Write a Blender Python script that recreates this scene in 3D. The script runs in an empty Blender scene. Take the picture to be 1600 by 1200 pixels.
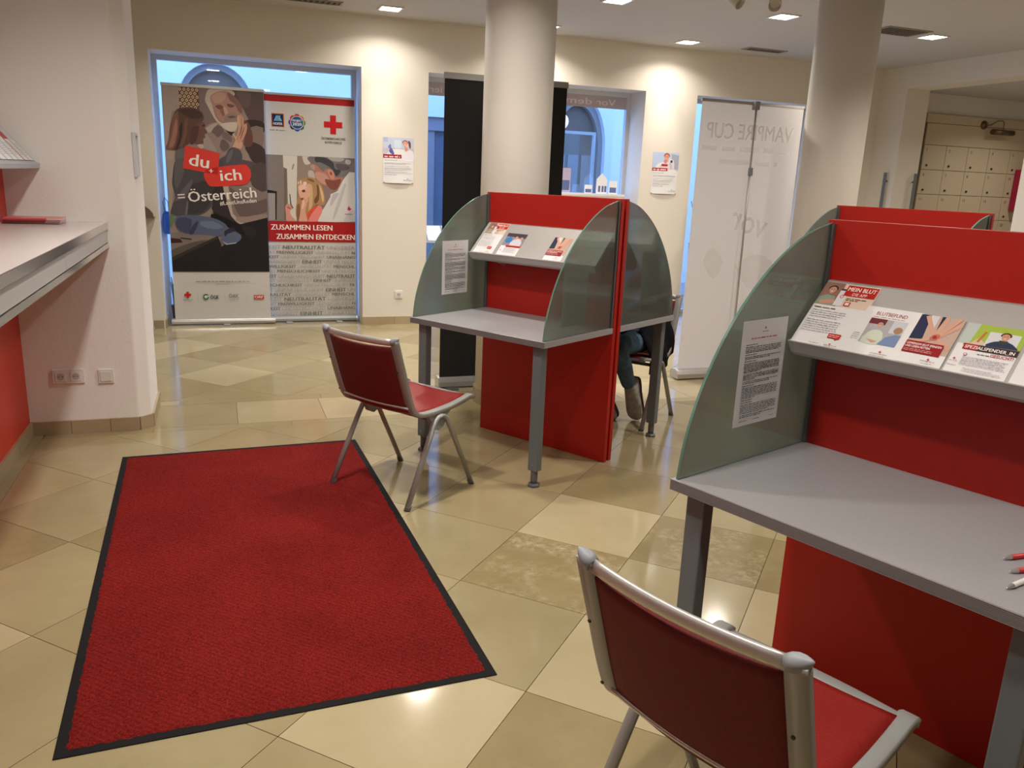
import bpy, bmesh, math, random
from mathutils import Vector, Matrix, Euler

random.seed(7)
sc = bpy.context.scene
COL = sc.collection
R = math.radians

# ------------------------------------------------------------------ camera
PITCH, ROLL, YAW, F_PX, CAM_H = R(14.2), R(2.38), R(20.0), 1262.0, 1.5
def camera_axes():
    fw = Vector((0, math.cos(PITCH), -math.sin(PITCH)))
    up = Vector((0, math.sin(PITCH), math.cos(PITCH)))
    x = Vector((1, 0, 0))
    c, s = math.cos(ROLL), math.sin(ROLL)
    x2, u2 = c * x + s * up, -s * x + c * up
    rz = Matrix.Rotation(-YAW, 3, 'Z')
    return rz @ x2, rz @ u2, rz @ fw
CX, CU, CF = camera_axes()
cam_data = bpy.data.cameras.new('camera')
cam = bpy.data.objects.new('camera', cam_data)
COL.objects.link(cam)
cam.matrix_world = Matrix(((CX.x, CU.x, -CF.x, 0), (CX.y, CU.y, -CF.y, 0), (CX.z, CU.z, -CF.z, CAM_H), (0, 0, 0, 1)))
cam_data.sensor_width = 36
cam_data.lens = 36 * F_PX / 1600
cam_data.clip_start = 0.05
sc.camera = cam
def in_view(x, y, z=0.0, margin=120):
    d = Vector((x, y, z - CAM_H)); w = d.dot(CF)
    if w < 0.15: return False
    px, py = 800 + F_PX * d.dot(CX) / w, 600 - F_PX * d.dot(CU) / w
    return -margin < px < 1600 + margin and -margin < py < 1200 + margin

# ------------------------------------------------------------------ world, exposure
world = bpy.data.worlds.new('world'); sc.world = world
world.use_nodes = True
bg = world.node_tree.nodes['Background']
bg.inputs[0].default_value = (0.24, 0.46, 1.0, 1)
bg.inputs[1].default_value = 4.2
sc.view_settings.view_transform = 'Standard'
sc.view_settings.look = 'None'
sc.view_settings.gamma = 1.0
sc.view_settings.use_curve_mapping = False
sc.view_settings.exposure = 0.25
sc.cycles.use_denoising = True
sc.cycles.max_bounces = 8
sc.cycles.diffuse_bounces = 4
sc.cycles.transmission_bounces = 8
sc.cycles.transparent_max_bounces = 12
sc.cycles.sample_clamp_indirect = 6.0
LAMP_COL = (1.0, 0.92, 0.825)

# ------------------------------------------------------------------ materials
def lin(c):
    out = []
    for v in c[:3]:
        v = v / 255.0
        out.append(v / 12.92 if v <= 0.04045 else ((v + 0.055) / 1.055) ** 2.4)
    return tuple(out) + (1.0,)
MATS = {}
def mat(name, col, rough=0.5, metal=0.0, spec=0.5, noise=None, bump=None, coat=0.0, emit=None):
    """col in linear rgb; noise=(scale, amount); bump=(scale, strength)"""
    if name in MATS: return MATS[name]
    m = bpy.data.materials.new(name); m.use_nodes = True
    nt = m.node_tree; b = nt.nodes['Principled BSDF']
    c4 = tuple(col[:3]) + (1,)
    b.inputs['Base Color'].default_value = c4
    b.inputs['Roughness'].default_value = rough
    b.inputs['Metallic'].default_value = metal
    b.inputs['Specular IOR Level'].default_value = spec
    b.inputs['Coat Weight'].default_value = coat
    tc = nt.nodes.new('ShaderNodeTexCoord')
    if noise:
        n = nt.nodes.new('ShaderNodeTexNoise'); n.inputs['Scale'].default_value = noise[0]; n.inputs['Detail'].default_value = 6
        nt.links.new(tc.outputs['Object'], n.inputs['Vector'])
        mr = nt.nodes.new('ShaderNodeMapRange'); mr.inputs[1].default_value = 0.3; mr.inputs[2].default_value = 0.7
        mr.inputs[3].default_value = 1 - noise[1]; mr.inputs[4].default_value = 1 + noise[1]
        nt.links.new(n.outputs['Fac'], mr.inputs[0])
        mx = nt.nodes.new('ShaderNodeVectorMath'); mx.operation = 'SCALE'
        mx.inputs[0].default_value = col[:3]
        nt.links.new(mr.outputs[0], mx.inputs['Scale']); nt.links.new(mx.outputs[0], b.inputs['Base Color'])
    if bump:
        n2 = nt.nodes.new('ShaderNodeTexNoise'); n2.inputs['Scale'].default_value = bump[0]; n2.inputs['Detail'].default_value = 4
        nt.links.new(tc.outputs['Object'], n2.inputs['Vector'])
        bp = nt.nodes.new('ShaderNodeBump'); bp.inputs['Strength'].default_value = bump[1]; bp.inputs['Distance'].default_value = 0.01
        nt.links.new(n2.outputs['Fac'], bp.inputs['Height']); nt.links.new(bp.outputs[0], b.inputs['Normal'])
    if emit:
        b.inputs['Emission Color'].default_value = tuple(emit[0]) + (1,)
        b.inputs['Emission Strength'].default_value = emit[1]
    MATS[name] = m
    return m

def stone(name, col, col2, scale=9.0, cloud=None, rough=0.095):
    m = bpy.data.materials.new(name); m.use_nodes = True
    nt = m.node_tree; b = nt.nodes['Principled BSDF']; L = nt.links
    g = nt.nodes.new('ShaderNodeNewGeometry')
    oi = nt.nodes.new('ShaderNodeObjectInfo')
    add = nt.nodes.new('ShaderNodeVectorMath'); add.operation = 'MULTIPLY_ADD'
    add.inputs[1].default_value = (1, 1, 1)
    comb = nt.nodes.new('ShaderNodeVectorMath'); comb.operation = 'SCALE'; comb.inputs[0].default_value = (13, 7, 0)
    L.new(oi.outputs['Random'], comb.inputs['Scale'])
    L.new(g.outputs['Position'], add.inputs[0]); L.new(comb.outputs[0], add.inputs[2])
    n = nt.nodes.new('ShaderNodeTexNoise'); n.inputs['Scale'].default_value = 2.2; n.inputs['Detail'].default_value = 5; n.inputs['Roughness'].default_value = 0.6
    L.new(add.outputs[0], n.inputs['Vector'])
    n2 = nt.nodes.new('ShaderNodeTexNoise'); n2.inputs['Scale'].default_value = scale * 2.6; n2.inputs['Detail'].default_value = 7; n2.inputs['Roughness'].default_value = 0.7
    L.new(add.outputs[0], n2.inputs['Vector'])
    r1 = nt.nodes.new('ShaderNodeMapRange'); r1.inputs[1].default_value = 0.36; r1.inputs[2].default_value = 0.66
    L.new(n.outputs['Fac'], r1.inputs[0])
    mx = nt.nodes.new('ShaderNodeMix'); mx.data_type = 'RGBA'
    mx.inputs[6].default_value = tuple(col) + (1,); mx.inputs[7].default_value = tuple(col2) + (1,)
    L.new(r1.outputs[0], mx.inputs[0])
    last = mx.outputs[2]
    if cloud:
        mul = nt.nodes.new('ShaderNodeMath'); mul.operation = 'MULTIPLY'
        r2 = nt.nodes.new('ShaderNodeMapRange'); r2.inputs[1].default_value = 0.44; r2.inputs[2].default_value = 0.74; r2.inputs[4].default_value = cloud[1]
        L.new(n2.outputs['Fac'], r2.inputs[0])
        n3 = nt.nodes.new('ShaderNodeTexNoise'); n3.inputs['Scale'].default_value = 4.0; n3.inputs['Detail'].default_value = 3
        L.new(add.outputs[0], n3.inputs['Vector'])
        r3 = nt.nodes.new('ShaderNodeMapRange'); r3.inputs[1].default_value = 0.42; r3.inputs[2].default_value = 0.6
        L.new(n3.outputs['Fac'], r3.inputs[0])
        L.new(r2.outputs[0], mul.inputs[0]); L.new(r3.outputs[0], mul.inputs[1])
        mx2 = nt.nodes.new('ShaderNodeMix'); mx2.data_type = 'RGBA'
        L.new(mul.outputs[0], mx2.inputs[0]); L.new(last, mx2.inputs[6]); mx2.inputs[7].default_value = tuple(cloud[0]) + (1,)
        last = mx2.outputs[2]
    hsv = nt.nodes.new('ShaderNodeHueSaturation')
    r4 = nt.nodes.new('ShaderNodeMapRange'); r4.inputs[3].default_value = 0.93; r4.inputs[4].default_value = 1.07
    L.new(oi.outputs['Random'], r4.inputs[0]); L.new(r4.outputs[0], hsv.inputs['Value'])
    L.new(last, hsv.inputs['Color']); L.new(hsv.outputs[0], b.inputs['Base Color'])
    r5 = nt.nodes.new('ShaderNodeMapRange'); r5.inputs[3].default_value = rough - 0.04; r5.inputs[4].default_value = rough + 0.08
    L.new(n.outputs['Fac'], r5.inputs[0]); L.new(r5.outputs[0], b.inputs['Roughness'])
    b.inputs['Specular IOR Level'].default_value = 0.42
    MATS[name] = m
    return m

M_WALL = mat('plaster_wall', (0.755, 0.70, 0.615), 0.85, bump=(55, 0.06))
M_PIER = mat('plaster_pier', (0.85, 0.815, 0.785), 0.85, bump=(90, 0.12))
M_CEIL = mat('ceiling_paint', (0.54, 0.52, 0.51), 0.9)
M_COLUMN = mat('column_paint', (0.82, 0.78, 0.71), 0.7, bump=(40, 0.03))
M_GROUT = mat('grout', (0.12, 0.095, 0.06), 0.8)
M_RED = mat('red_laminate', (0.43, 0.014, 0.008), 0.42, spec=0.35)
M_REDW = mat('red_wall_panel', (0.62, 0.045, 0.022), 0.45, spec=0.35)
M_DESK = mat('grey_laminate', (0.36, 0.355, 0.375), 0.36, noise=(220, 0.05))
M_RIB = mat('ribbed_edge', (0.30, 0.28, 0.29), 0.4, 0.3)
M_LEG = mat('grey_steel', (0.155, 0.178, 0.200), 0.4, 0.15)
M_LEGD = mat('dark_steel', (0.15, 0.15, 0.16), 0.45, 0.4)
M_ALU = mat('aluminium', (0.60, 0.585, 0.57), 0.36, 0.7)
M_CHROME = mat('polished_aluminium', (0.62, 0.62, 0.61), 0.16, 1.0)
M_ALUM = mat('aluminium_matt', (0.36, 0.365, 0.355), 0.42, 0.25)
M_CAP = mat('grey_plastic', (0.30, 0.32, 0.35), 0.45)
M_SHELF = mat('shelf_metal', (0.50, 0.49, 0.475), 0.42, 0.35)
M_FABRIC = mat('dark_red_fabric', (0.15, 0.006, 0.006), 0.75, noise=(160, 0.15), bump=(400, 0.15))
M_LEATHER = mat('red_leather', (0.25, 0.013, 0.011), 0.38, bump=(140, 0.12))
M_RUBBER = mat('black_rubber', (0.007, 0.007, 0.008), 0.8, spec=0.2)
M_PAPER = mat('white_paper', (0.80, 0.79, 0.80), 0.55)
M_WHITEP = mat('white_plastic', (0.75, 0.73, 0.70), 0.4)
M_DARK = mat('dark_hole', (0.02, 0.02, 0.02), 0.6)
M_FRAME = mat('window_frame', (0.62, 0.64, 0.66), 0.5)
M_BLACKF = mat('black_banner_back', (0.010, 0.010, 0.011), 0.8)
M_LENS = mat('lamp_lens', (0.9, 0.9, 0.9), 0.4, emit=((1, 0.93, 0.84), 14.0))
M_BASEB = stone('stone_skirting', (0.36, 0.275, 0.165), (0.42, 0.33, 0.21), rough=0.3)
T_CREAM = stone('stone_cream', (0.424, 0.357, 0.211), (0.473, 0.403, 0.252))
T_TAN = stone('stone_tan', (0.337, 0.273, 0.149), (0.385, 0.316, 0.177))
T_OLIVE = stone('stone_olive', (0.324, 0.270, 0.149), (0.372, 0.316, 0.178), cloud=((0.438, 0.375, 0.243), 0.25))
T_BROWN = stone('stone_brown', (0.271, 0.215, 0.108), (0.324, 0.261, 0.140), cloud=((0.403, 0.339, 0.198), 0.3))
T_MOTTLE = stone('stone_mottled', (0.254, 0.201, 0.099), (0.306, 0.247, 0.126), cloud=((0.560, 0.494, 0.333), 0.95))
M_LOCKER = mat('locker_paint', (0.56, 0.46, 0.32), 0.6)
M_GAP = mat('locker_gap', (0.16, 0.11, 0.06), 0.7)

def glass_frosted():
    m = bpy.data.materials.new('frosted_glass'); m.use_nodes = True
    nt = m.node_tree; nt.nodes.clear(); L = nt.links
    N = lambda k: nt.nodes.new(k)
    o = N('ShaderNodeOutputMaterial')
    rf = N('ShaderNodeBsdfRefraction'); rf.inputs['Color'].default_value = (0.66, 0.735, 0.68, 1); rf.inputs['Roughness'].default_value = 0.24; rf.inputs['IOR'].default_value = 1.25
    tr = N('ShaderNodeBsdfTransparent'); tr.inputs[0].default_value = (0.70, 0.82, 0.76, 1)
    df = N('ShaderNodeBsdfDiffuse'); df.inputs[0].default_value = (0.44, 0.475, 0.435, 1)
    tl = N('ShaderNodeBsdfTranslucent'); tl.inputs[0].default_value = (0.52, 0.60, 0.545, 1)
    gl = N('ShaderNodeBsdfGlossy'); gl.inputs['Roughness'].default_value = 0.035
    m1 = N('ShaderNodeMixShader'); m1.inputs[0].default_value = 0.36; L.new(rf.outputs[0], m1.inputs[1]); L.new(tr.outputs[0], m1.inputs[2])
    m2 = N('ShaderNodeMixShader'); m2.inputs[0].default_value = 0.5; L.new(df.outputs[0], m2.inputs[1]); L.new(tl.outputs[0], m2.inputs[2])
    m3 = N('ShaderNodeMixShader'); m3.inputs[0].default_value = 0.28; L.new(m1.outputs[0], m3.inputs[1]); L.new(m2.outputs[0], m3.inputs[2])
    fr = N('ShaderNodeFresnel'); fr.inputs[0].default_value = 1.42
    m4 = N('ShaderNodeMixShader'); L.new(fr.outputs[0], m4.inputs[0]); L.new(m3.outputs[0], m4.inputs[1]); L.new(gl.outputs[0], m4.inputs[2])
    L.new(m4.outputs[0], o.inputs[0])
    MATS['frosted_glass'] = m
    return m
M_GLASS = glass_frosted()
M_GEDGE = mat('glass_edge', (0.10, 0.22, 0.17), 0.15, spec=0.8)
def glass_clear(name='clear_glass', tint=(0.93, 0.97, 1.0), fac=0.10):
    m = bpy.data.materials.new(name); m.use_nodes = True
    nt = m.node_tree; nt.nodes.clear()
    o = nt.nodes.new('ShaderNodeOutputMaterial'); mix = nt.nodes.new('ShaderNodeMixShader')
    t = nt.nodes.new('ShaderNodeBsdfTransparent'); g = nt.nodes.new('ShaderNodeBsdfGlossy')
    t.inputs[0].default_value = tint + (1,); g.inputs['Roughness'].default_value = 0.02
    mix.inputs[0].default_value = fac
    nt.links.new(t.outputs[0], mix.inputs[1]); nt.links.new(g.outputs[0], mix.inputs[2]); nt.links.new(mix.outputs[0], o.inputs[0])
    MATS[name] = m
    return m
M_CLEAR = glass_clear()
def ink_material():
    m = bpy.data.materials.new('printed_ink'); m.use_nodes = True
    nt = m.node_tree; b = nt.nodes['Principled BSDF']
    a = nt.nodes.new('ShaderNodeVertexColor'); a.layer_name = 'ink'
    nt.links.new(a.outputs[0], b.inputs['Base Color'])
    b.inputs['Roughness'].default_value = 0.45; b.inputs['Specular IOR Level'].default_value = 0.3
    return m
M_INK = ink_material()
def ink_thin():
    m = ink_material(); m.name = 'show_through_ink'
    nt = m.node_tree; b = nt.nodes['Principled BSDF']
    tr = nt.nodes.new('ShaderNodeBsdfTransparent'); mx = nt.nodes.new('ShaderNodeMixShader'); mx.inputs[0].default_value = 0.70
    nt.links.new(b.outputs[0], mx.inputs[1]); nt.links.new(tr.outputs[0], mx.inputs[2]); nt.links.new(mx.outputs[0], nt.nodes['Material Output'].inputs[0])
    return m
M_INKT = ink_thin()
def fabric_translucent():
    m = bpy.data.materials.new('white_banner_fabric'); m.use_nodes = True
    nt = m.node_tree; b = nt.nodes['Principled BSDF']
    b.inputs['Base Color'].default_value = (0.76, 0.72, 0.70, 1); b.inputs['Roughness'].default_value = 0.6
    tr = nt.nodes.new('ShaderNodeBsdfTranslucent'); tr.inputs[0].default_value = (0.82, 0.80, 0.79, 1)
    mx = nt.nodes.new('ShaderNodeMixShader'); mx.inputs[0].default_value = 0.24
    o = nt.nodes['Material Output']
    nt.links.new(b.outputs[0], mx.inputs[1]); nt.links.new(tr.outputs[0], mx.inputs[2]); nt.links.new(mx.outputs[0], o.inputs[0])
    return m
M_BANNERW = fabric_translucent()
def thin_paper():
    m = bpy.data.materials.new('thin_paper'); m.use_nodes = True
    nt = m.node_tree; b = nt.nodes['Principled BSDF']
    b.inputs['Base Color'].default_value = (0.88, 0.88, 0.90, 1); b.inputs['Roughness'].default_value = 0.6
    tr = nt.nodes.new('ShaderNodeBsdfTranslucent'); tr.inputs[0].default_value = (0.85, 0.85, 0.85, 1)
    mx = nt.nodes.new('ShaderNodeMixShader'); mx.inputs[0].default_value = 0.33
    nt.links.new(b.outputs[0], mx.inputs[1]); nt.links.new(tr.outputs[0], mx.inputs[2]); nt.links.new(mx.outputs[0], nt.nodes['Material Output'].inputs[0])
    return m
M_THIN = thin_paper()

# ------------------------------------------------------------------ mesh helpers
class MB:
    def __init__(s): s.v = []; s.f = []; s.m = []; s.sm = []
    def add(s, verts, faces, m=0, smooth=False, reuse=None):
        if reuse is None:
            o = len(s.v); s.v += [tuple(p) for p in verts]
        else: o = reuse
        for f in faces:
            s.f.append([i + o for i in f]); s.m.append(m); s.sm.append(smooth)
        return s
    def box(s, x0, x1, y0, y1, z0, z1, m=0):
        return s.add([(x0, y0, z0), (x1, y0, z0), (x1, y1, z0), (x0, y1, z0), (x0, y0, z1), (x1, y0, z1), (x1, y1, z1), (x0, y1, z1)],
                     [(0, 3, 2, 1), (4, 5, 6, 7), (0, 1, 5, 4), (1, 2, 6, 5), (2, 3, 7, 6), (3, 0, 4, 7)], m)
    def prism(s, poly, axis, lo, hi, m=0, msides=None, smooth=False):
        """poly: 2D points; axis 'x': (y,z), 'y': (x,z), 'z': (x,y)"""
        def P(p, t): return {'x': (t, p[0], p[1]), 'y': (p[0], t, p[1]), 'z': (p[0], p[1], t)}[axis]
        n = len(poly)
        vs = [P(p, lo) for p in poly] + [P(p, hi) for p in poly]
        o = len(s.v)
        s.add(vs, [list(range(n))[::-1], list(range(n, 2 * n))], m)
        s.add(vs, [(i, (i + 1) % n, n + (i + 1) % n, n + i) for i in range(n)], m if msides is None else msides, smooth, o)
        return s
    def sweep(s, path, sec, up=(0, 0, 1), m=0, smooth=True, caps=True, scales=None):
        """sec: 2D section (side, up) swept along path"""
        path = [Vector(p) for p in path]; n = len(path); k = len(sec); upv = Vector(up)
        vs = []
        for i, p in enumerate(path):
            t = (path[min(i + 1, n - 1)] - path[max(i - 1, 0)]).normalized()
            side = t.cross(upv)
            side = side.normalized() if side.length > 1e-5 else Vector((1, 0, 0))
            u = side.cross(t).normalized()
            q = scales[i] if scales else 1.0
            vs += [p + side * (a * q) + u * (b * q) for a, b in sec]
        fs = []
        for i in range(n - 1):
            for j in range(k):
                fs.append((i * k + j, i * k + (j + 1) % k, (i + 1) * k + (j + 1) % k, (i + 1) * k + j))
        o = len(s.v); s.add(vs, fs, m, smooth)
        if caps: s.add(vs, [list(range(k))[::-1], [(n - 1) * k + j for j in range(k)]], m, False, o)
        return s
    def tube(s, path, r, n=10, up=(0, 0, 1), m=0, ry=None, scales=None):
        ry = ry or r
        return s.sweep(path, [(r * math.cos(2 * math.pi * j / n), ry * math.sin(2 * math.pi * j / n)) for j in range(n)], up, m, True, True, scales)
    def lathe(s, prof, n=24, c=(0, 0, 0), m=0, smooth=True):
        """prof: (r, z) list"""
        k = len(prof); vs = []
        for j in range(n):
            a = 2 * math.pi * j / n
            vs += [(c[0] + r * math.cos(a), c[1] + r * math.sin(a), c[2] + z) for r, z in prof]
        fs = []
        for j in range(n):
            for i in range(k - 1):
                fs.append((j * k + i, ((j + 1) % n) * k + i, ((j + 1) % n) * k + i + 1, j * k + i + 1))
        o = len(s.v); s.add(vs, fs, m, smooth)
        s.add(vs, [[j * k for j in range(n)][::-1], [j * k + k - 1 for j in range(n)]], m, False, o)
        return s
    def ball(s, c, r, m=0, nu=16, nv=10):
        rr = r if isinstance(r, (tuple, list)) else (r, r, r)
        vs = [(c[0], c[1], c[2] - rr[2])]
        for i in range(1, nv):
            t = -math.pi / 2 + math.pi * i / nv
            for j in range(nu):
                a = 2 * math.pi * j / nu
                vs.append((c[0] + rr[0] * math.cos(t) * math.cos(a), c[1] + rr[1] * math.cos(t) * math.sin(a), c[2] + rr[2] * math.sin(t)))
        vs.append((c[0], c[1], c[2] + rr[2])); e = len(vs) - 1
        fs = [(0, 1 + (j + 1) % nu, 1 + j) for j in range(nu)]
        for i in range(nv - 2):
            for j in range(nu):
                a = 1 + i * nu + j; b = 1 + i * nu + (j + 1) % nu
                fs.append((a, b, b + nu, a + nu))
        o = 1 + (nv - 2) * nu
        fs += [(o + j, o + (j + 1) % nu, e) for j in range(nu)]
        return s.add(vs, fs, m, True)
    def mesh(s, name, mats):
        me = bpy.data.meshes.new(name); me.from_pydata(s.v, [], s.f)
        for m in (mats if isinstance(mats, (list, tuple)) else [mats]): me.materials.append(m)
        me.polygons.foreach_set('material_index', s.m); me.polygons.foreach_set('use_smooth', s.sm)
        bm = bmesh.new(); bm.from_mesh(me); bmesh.ops.recalc_face_normals(bm, faces=bm.faces); bm.to_mesh(me); bm.free()
        me.update()
        return me
    def build(s, name, mats, parent=None, loc=None, rot=None, bevel=0.0):
        o = bpy.data.objects.new(name, s.mesh(name, mats)); COL.objects.link(o)
        if parent is not None: o.parent = parent
        if loc is not None: o.location = loc
        if rot is not None: o.rotation_euler = rot
        if bevel:
            b = o.modifiers.new('bevel', 'BEVEL'); b.width = bevel; b.segments = 2; b.limit_method = 'ANGLE'; b.angle_limit = R(40)
        return o

def tag(o, label, cat, group=None):
    o['label'] = label; o['category'] = cat
    if group: o['group'] = group
    return o
def thing(name, label, cat, loc=(0, 0, 0), rz=0.0, group=None):
    o = bpy.data.objects.new(name, None); COL.objects.link(o)
    o.location = loc; o.rotation_euler = (0, 0, rz); o.empty_display_size = 0.1
    return tag(o, label, cat, group)
def structure(o):
    o['kind'] = 'structure'; return o
def copy_tree(o, parent=None):
    c = o.copy(); COL.objects.link(c); c.parent = parent
    for ch in o.children: copy_tree(ch, c)
    return c
def spline(pts, n=4):
    out = []; k = len(pts)
    for i in range(k):
        p0, p1, p2, p3 = pts[i - 1], pts[i], pts[(i + 1) % k], pts[(i + 2) % k]
        for j in range(n):
            t = j / n
            out.append(tuple(0.5 * (2 * p1[d] + (p2[d] - p0[d]) * t + (2 * p0[d] - 5 * p1[d] + 4 * p2[d] - p3[d]) * t * t
                                    + (3 * p1[d] - p0[d] - 3 * p2[d] + p3[d]) * t ** 3) for d in (0, 1)))
    return out

# ------------------------------------------------------------------ printed matter
TEXT_CACHE = {}
def text_shape(body, bold):
    key = (body, bold)
    if key in TEXT_CACHE: return TEXT_CACHE[key]
    cu = bpy.data.curves.new('text', 'FONT'); cu.body = body; cu.size = 1.0; cu.resolution_u = 2
    cu.space_character = 1.0 + 0.05 * (bold > 0)
    ob = bpy.data.objects.new('text', cu); COL.objects.link(ob)
    me = bpy.data.meshes.new_from_object(ob)
    vs = [(v.co.x, v.co.y) for v in me.vertices]; fs = [list(p.vertices) for p in me.polygons]
    bpy.data.objects.remove(ob); bpy.data.curves.remove(cu); bpy.data.meshes.remove(me)
    if vs:
        x0 = min(v[0] for v in vs); vs = [(v[0] - x0, v[1]) for v in vs]
    w = max([v[0] for v in vs] or [0])
    TEXT_CACHE[key] = (vs, fs, w)
    return TEXT_CACHE[key]
CAPH = 0.70
class Print:
    """flat print: x right, y up, layers lifted by hairs"""
    def __init__(s): s.v = []; s.f = []; s.c = []; s.z = 0.00015
    def layer(s): s.z += 0.00009
    def poly(s, pts, col, smooth=0, new=True, box=None):
        if new: s.layer()
        if smooth: pts = spline(pts, smooth)
        if box: pts = [(min(max(p[0], box[0]), box[1]), min(max(p[1], box[2]), box[3])) for p in pts]
        a = sum(pts[i][0] * pts[(i + 1) % len(pts)][1] - pts[(i + 1) % len(pts)][0] * pts[i][1] for i in range(len(pts)))
        if a < 0: pts = pts[::-1]
        o = len(s.v); s.v += [(p[0], p[1], s.z) for p in pts]; s.f.append(list(range(o, o + len(pts)))); s.c.append(lin(col)); return s
    def rect(s, x0, x1, y0, y1, col, new=True): return s.poly([(x0, y0), (x1, y0), (x1, y1), (x0, y1)], col, 0, new)
    def disc(s, x, y, r, col, n=20, new=True): return s.poly([(x + r * math.cos(2 * math.pi * i / n), y + r * math.sin(2 * math.pi * i / n)) for i in range(n)], col, 0, new)
    def line(s, a, b, w, col, new=True):
        dx, dy = b[0] - a[0], b[1] - a[1]; l = math.hypot(dx, dy) or 1; nx, ny = -dy / l * w / 2, dx / l * w / 2
        return s.poly([(a[0] + nx, a[1] + ny), (a[0] - nx, a[1] - ny), (b[0] - nx, b[1] - ny), (b[0] + nx, b[1] + ny)], col, 0, new)
    def cross(s, x, y, r, col=(205, 25, 30), t=0.36):
        q = r * t
        return s.poly([(x - q, y - r), (x + q, y - r), (x + q, y - q), (x + r, y - q), (x + r, y + q), (x + q, y + q), (x + q, y + r), (x - q, y + r), (x - q, y + q), (x - r, y + q), (x - r, y - q), (x - q, y - q)], col)
    def text(s, body, x, y, h, col, width=None, align='l', bold=0, rot=0.0, mirror=False, clip=None, new=True):
        """h: capital height; x,y: baseline start; width squeezes to fit; clip=(x0,x1) drops letters' faces outside"""
        if bold:
            k = h / CAPH * 0.020 * bold; c, sn = math.cos(rot), math.sin(rot)
            for d in (-1, 0, 1): s.text(body, x + d * k * c, y + d * k * sn, h, col, width or text_shape(body, 1)[2] * h / CAPH, align, 0, rot, mirror, clip)
            return s
        if new: s.layer()
        vs, fs, w = text_shape(body, bold)
        k = h / CAPH; kx = (width / w) if width and w else k
        W = w * kx; off = {'l': 0, 'c': -W / 2, 'r': -W}[align]
        c, sn = math.cos(rot), math.sin(rot); o = len(s.v); P = []
        for vx, vy in vs:
            a, b = vx * kx + off, vy * k
            if mirror: a = -a
            q = (x + a * c - b * sn, y + a * sn + b * c)
            if clip: q = (min(max(q[0], clip[0]), clip[1]), q[1])
            P.append(q)
        for q, f in enumerate(fs):
            if clip and max(P[i][0] for i in f) - min(P[i][0] for i in f) < 1e-7: continue
            o = len(s.v); s.v += [(P[i][0], P[i][1], s.z + (q % 6) * 1.3e-5) for i in f]
            f2 = list(range(o, o + len(f)))
            s.f.append(f2[::-1] if mirror else f2); s.c.append(lin(col))
        return s
    def greek(s, x0, x1, y, h, col, seed=0, ragged=0.0):
        """a line of print too small to read: word-length dashes"""
        rnd = random.Random(seed * 7919 + int(y * 1e5)); x = x0; end = x1 - ragged * (x1 - x0) * rnd.random()
        s.layer()
        while x < end:
            w = h * rnd.uniform(1.5, 6); s.rect(x, min(x + w, end), y, y + h * rnd.uniform(0.55, 0.8), col, new=False); x += w + h * 0.9
        return s
    def build(s, name, parent, upright=True, y=0.0, mats=None):
        """upright: print stands in the x-z plane and faces -y; otherwise it lies in x-y facing +z"""
        vs = [(a, y - c, b) for a, b, c in s.v] if upright else s.v
        me = bpy.data.meshes.new(name); me.from_pydata(vs, [], s.f); me.materials.append(mats or M_INK)
        at = me.color_attributes.new('ink', 'FLOAT_COLOR', 'CORNER')
        cols = []
        for p, c in zip(me.polygons, s.c): cols += list(c) * p.loop_total
        at.data.foreach_set('color', cols); me.update()
        o = bpy.data.objects.new(name, me); COL.objects.link(o); o.parent = parent
        return o

# ------------------------------------------------------------------ room shell
CEIL = 2.94
BW0, BW1 = 8.2, 8.62          # back wall faces
WIN_TOP = 2.48
AL, AR, FRONT = -1.05, 7.53, -2.2

def clip_poly(poly, a0, a1, b0, b1):
    def cut(ps, fn, pt):
        out = []
        for i in range(len(ps)):
            p, q = ps[i], ps[(i + 1) % len(ps)]; ip, iq = fn(p) >= -1e-9, fn(q) >= -1e-9
            if ip: out.append(p)
            if ip != iq:
                t = fn(p) / (fn(p) - fn(q)); out.append((p[0] + (q[0] - p[0]) * t, p[1] + (q[1] - p[1]) * t))
        return out
    for fn in (lambda p: p[0] - a0, lambda p: a1 - p[0], lambda p: p[1] - b0, lambda p: b1 - p[1]):
        if not poly: return []
        poly = cut(poly, fn, None)
    return poly

floor = structure(MB().box(-3.3, 11.4, FRONT - 0.3, BW1, -0.12, -0.004).build('floor', M_GROUT))
S = 0.511; GAP = 0.0013; c45 = math.sqrt(0.5)
TILE_MESH = {}
REST = MB(); REST_MATS = [T_CREAM, T_TAN, T_OLIVE, T_BROWN]
def tile_mesh(m, poly, ctr):
    mb = MB(); mb.prism([(p[0] - ctr[0], p[1] - ctr[1]) for p in poly], 'z', -0.010, 0.0)
    return mb.mesh('tile', m)
def put_tile(poly, m, visible=True, key=None):
    ctr = (sum(p[0] for p in poly) / len(poly), sum(p[1] for p in poly) / len(poly))
    if not visible:
        REST.prism(poly, 'z', -0.010, 0.0, REST_MATS.index(m) if m in REST_MATS else 1); return
    if key is not None:
        if (key, m.name) not in TILE_MESH: TILE_MESH[(key, m.name)] = tile_mesh(m, poly, ctr)
        me = TILE_MESH[(key, m.name)]
    else: me = tile_mesh(m, poly, ctr)
    o = bpy.data.objects.new('tile', me); COL.objects.link(o); o.parent = floor; o.location = (ctr[0], ctr[1], 0)
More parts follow.
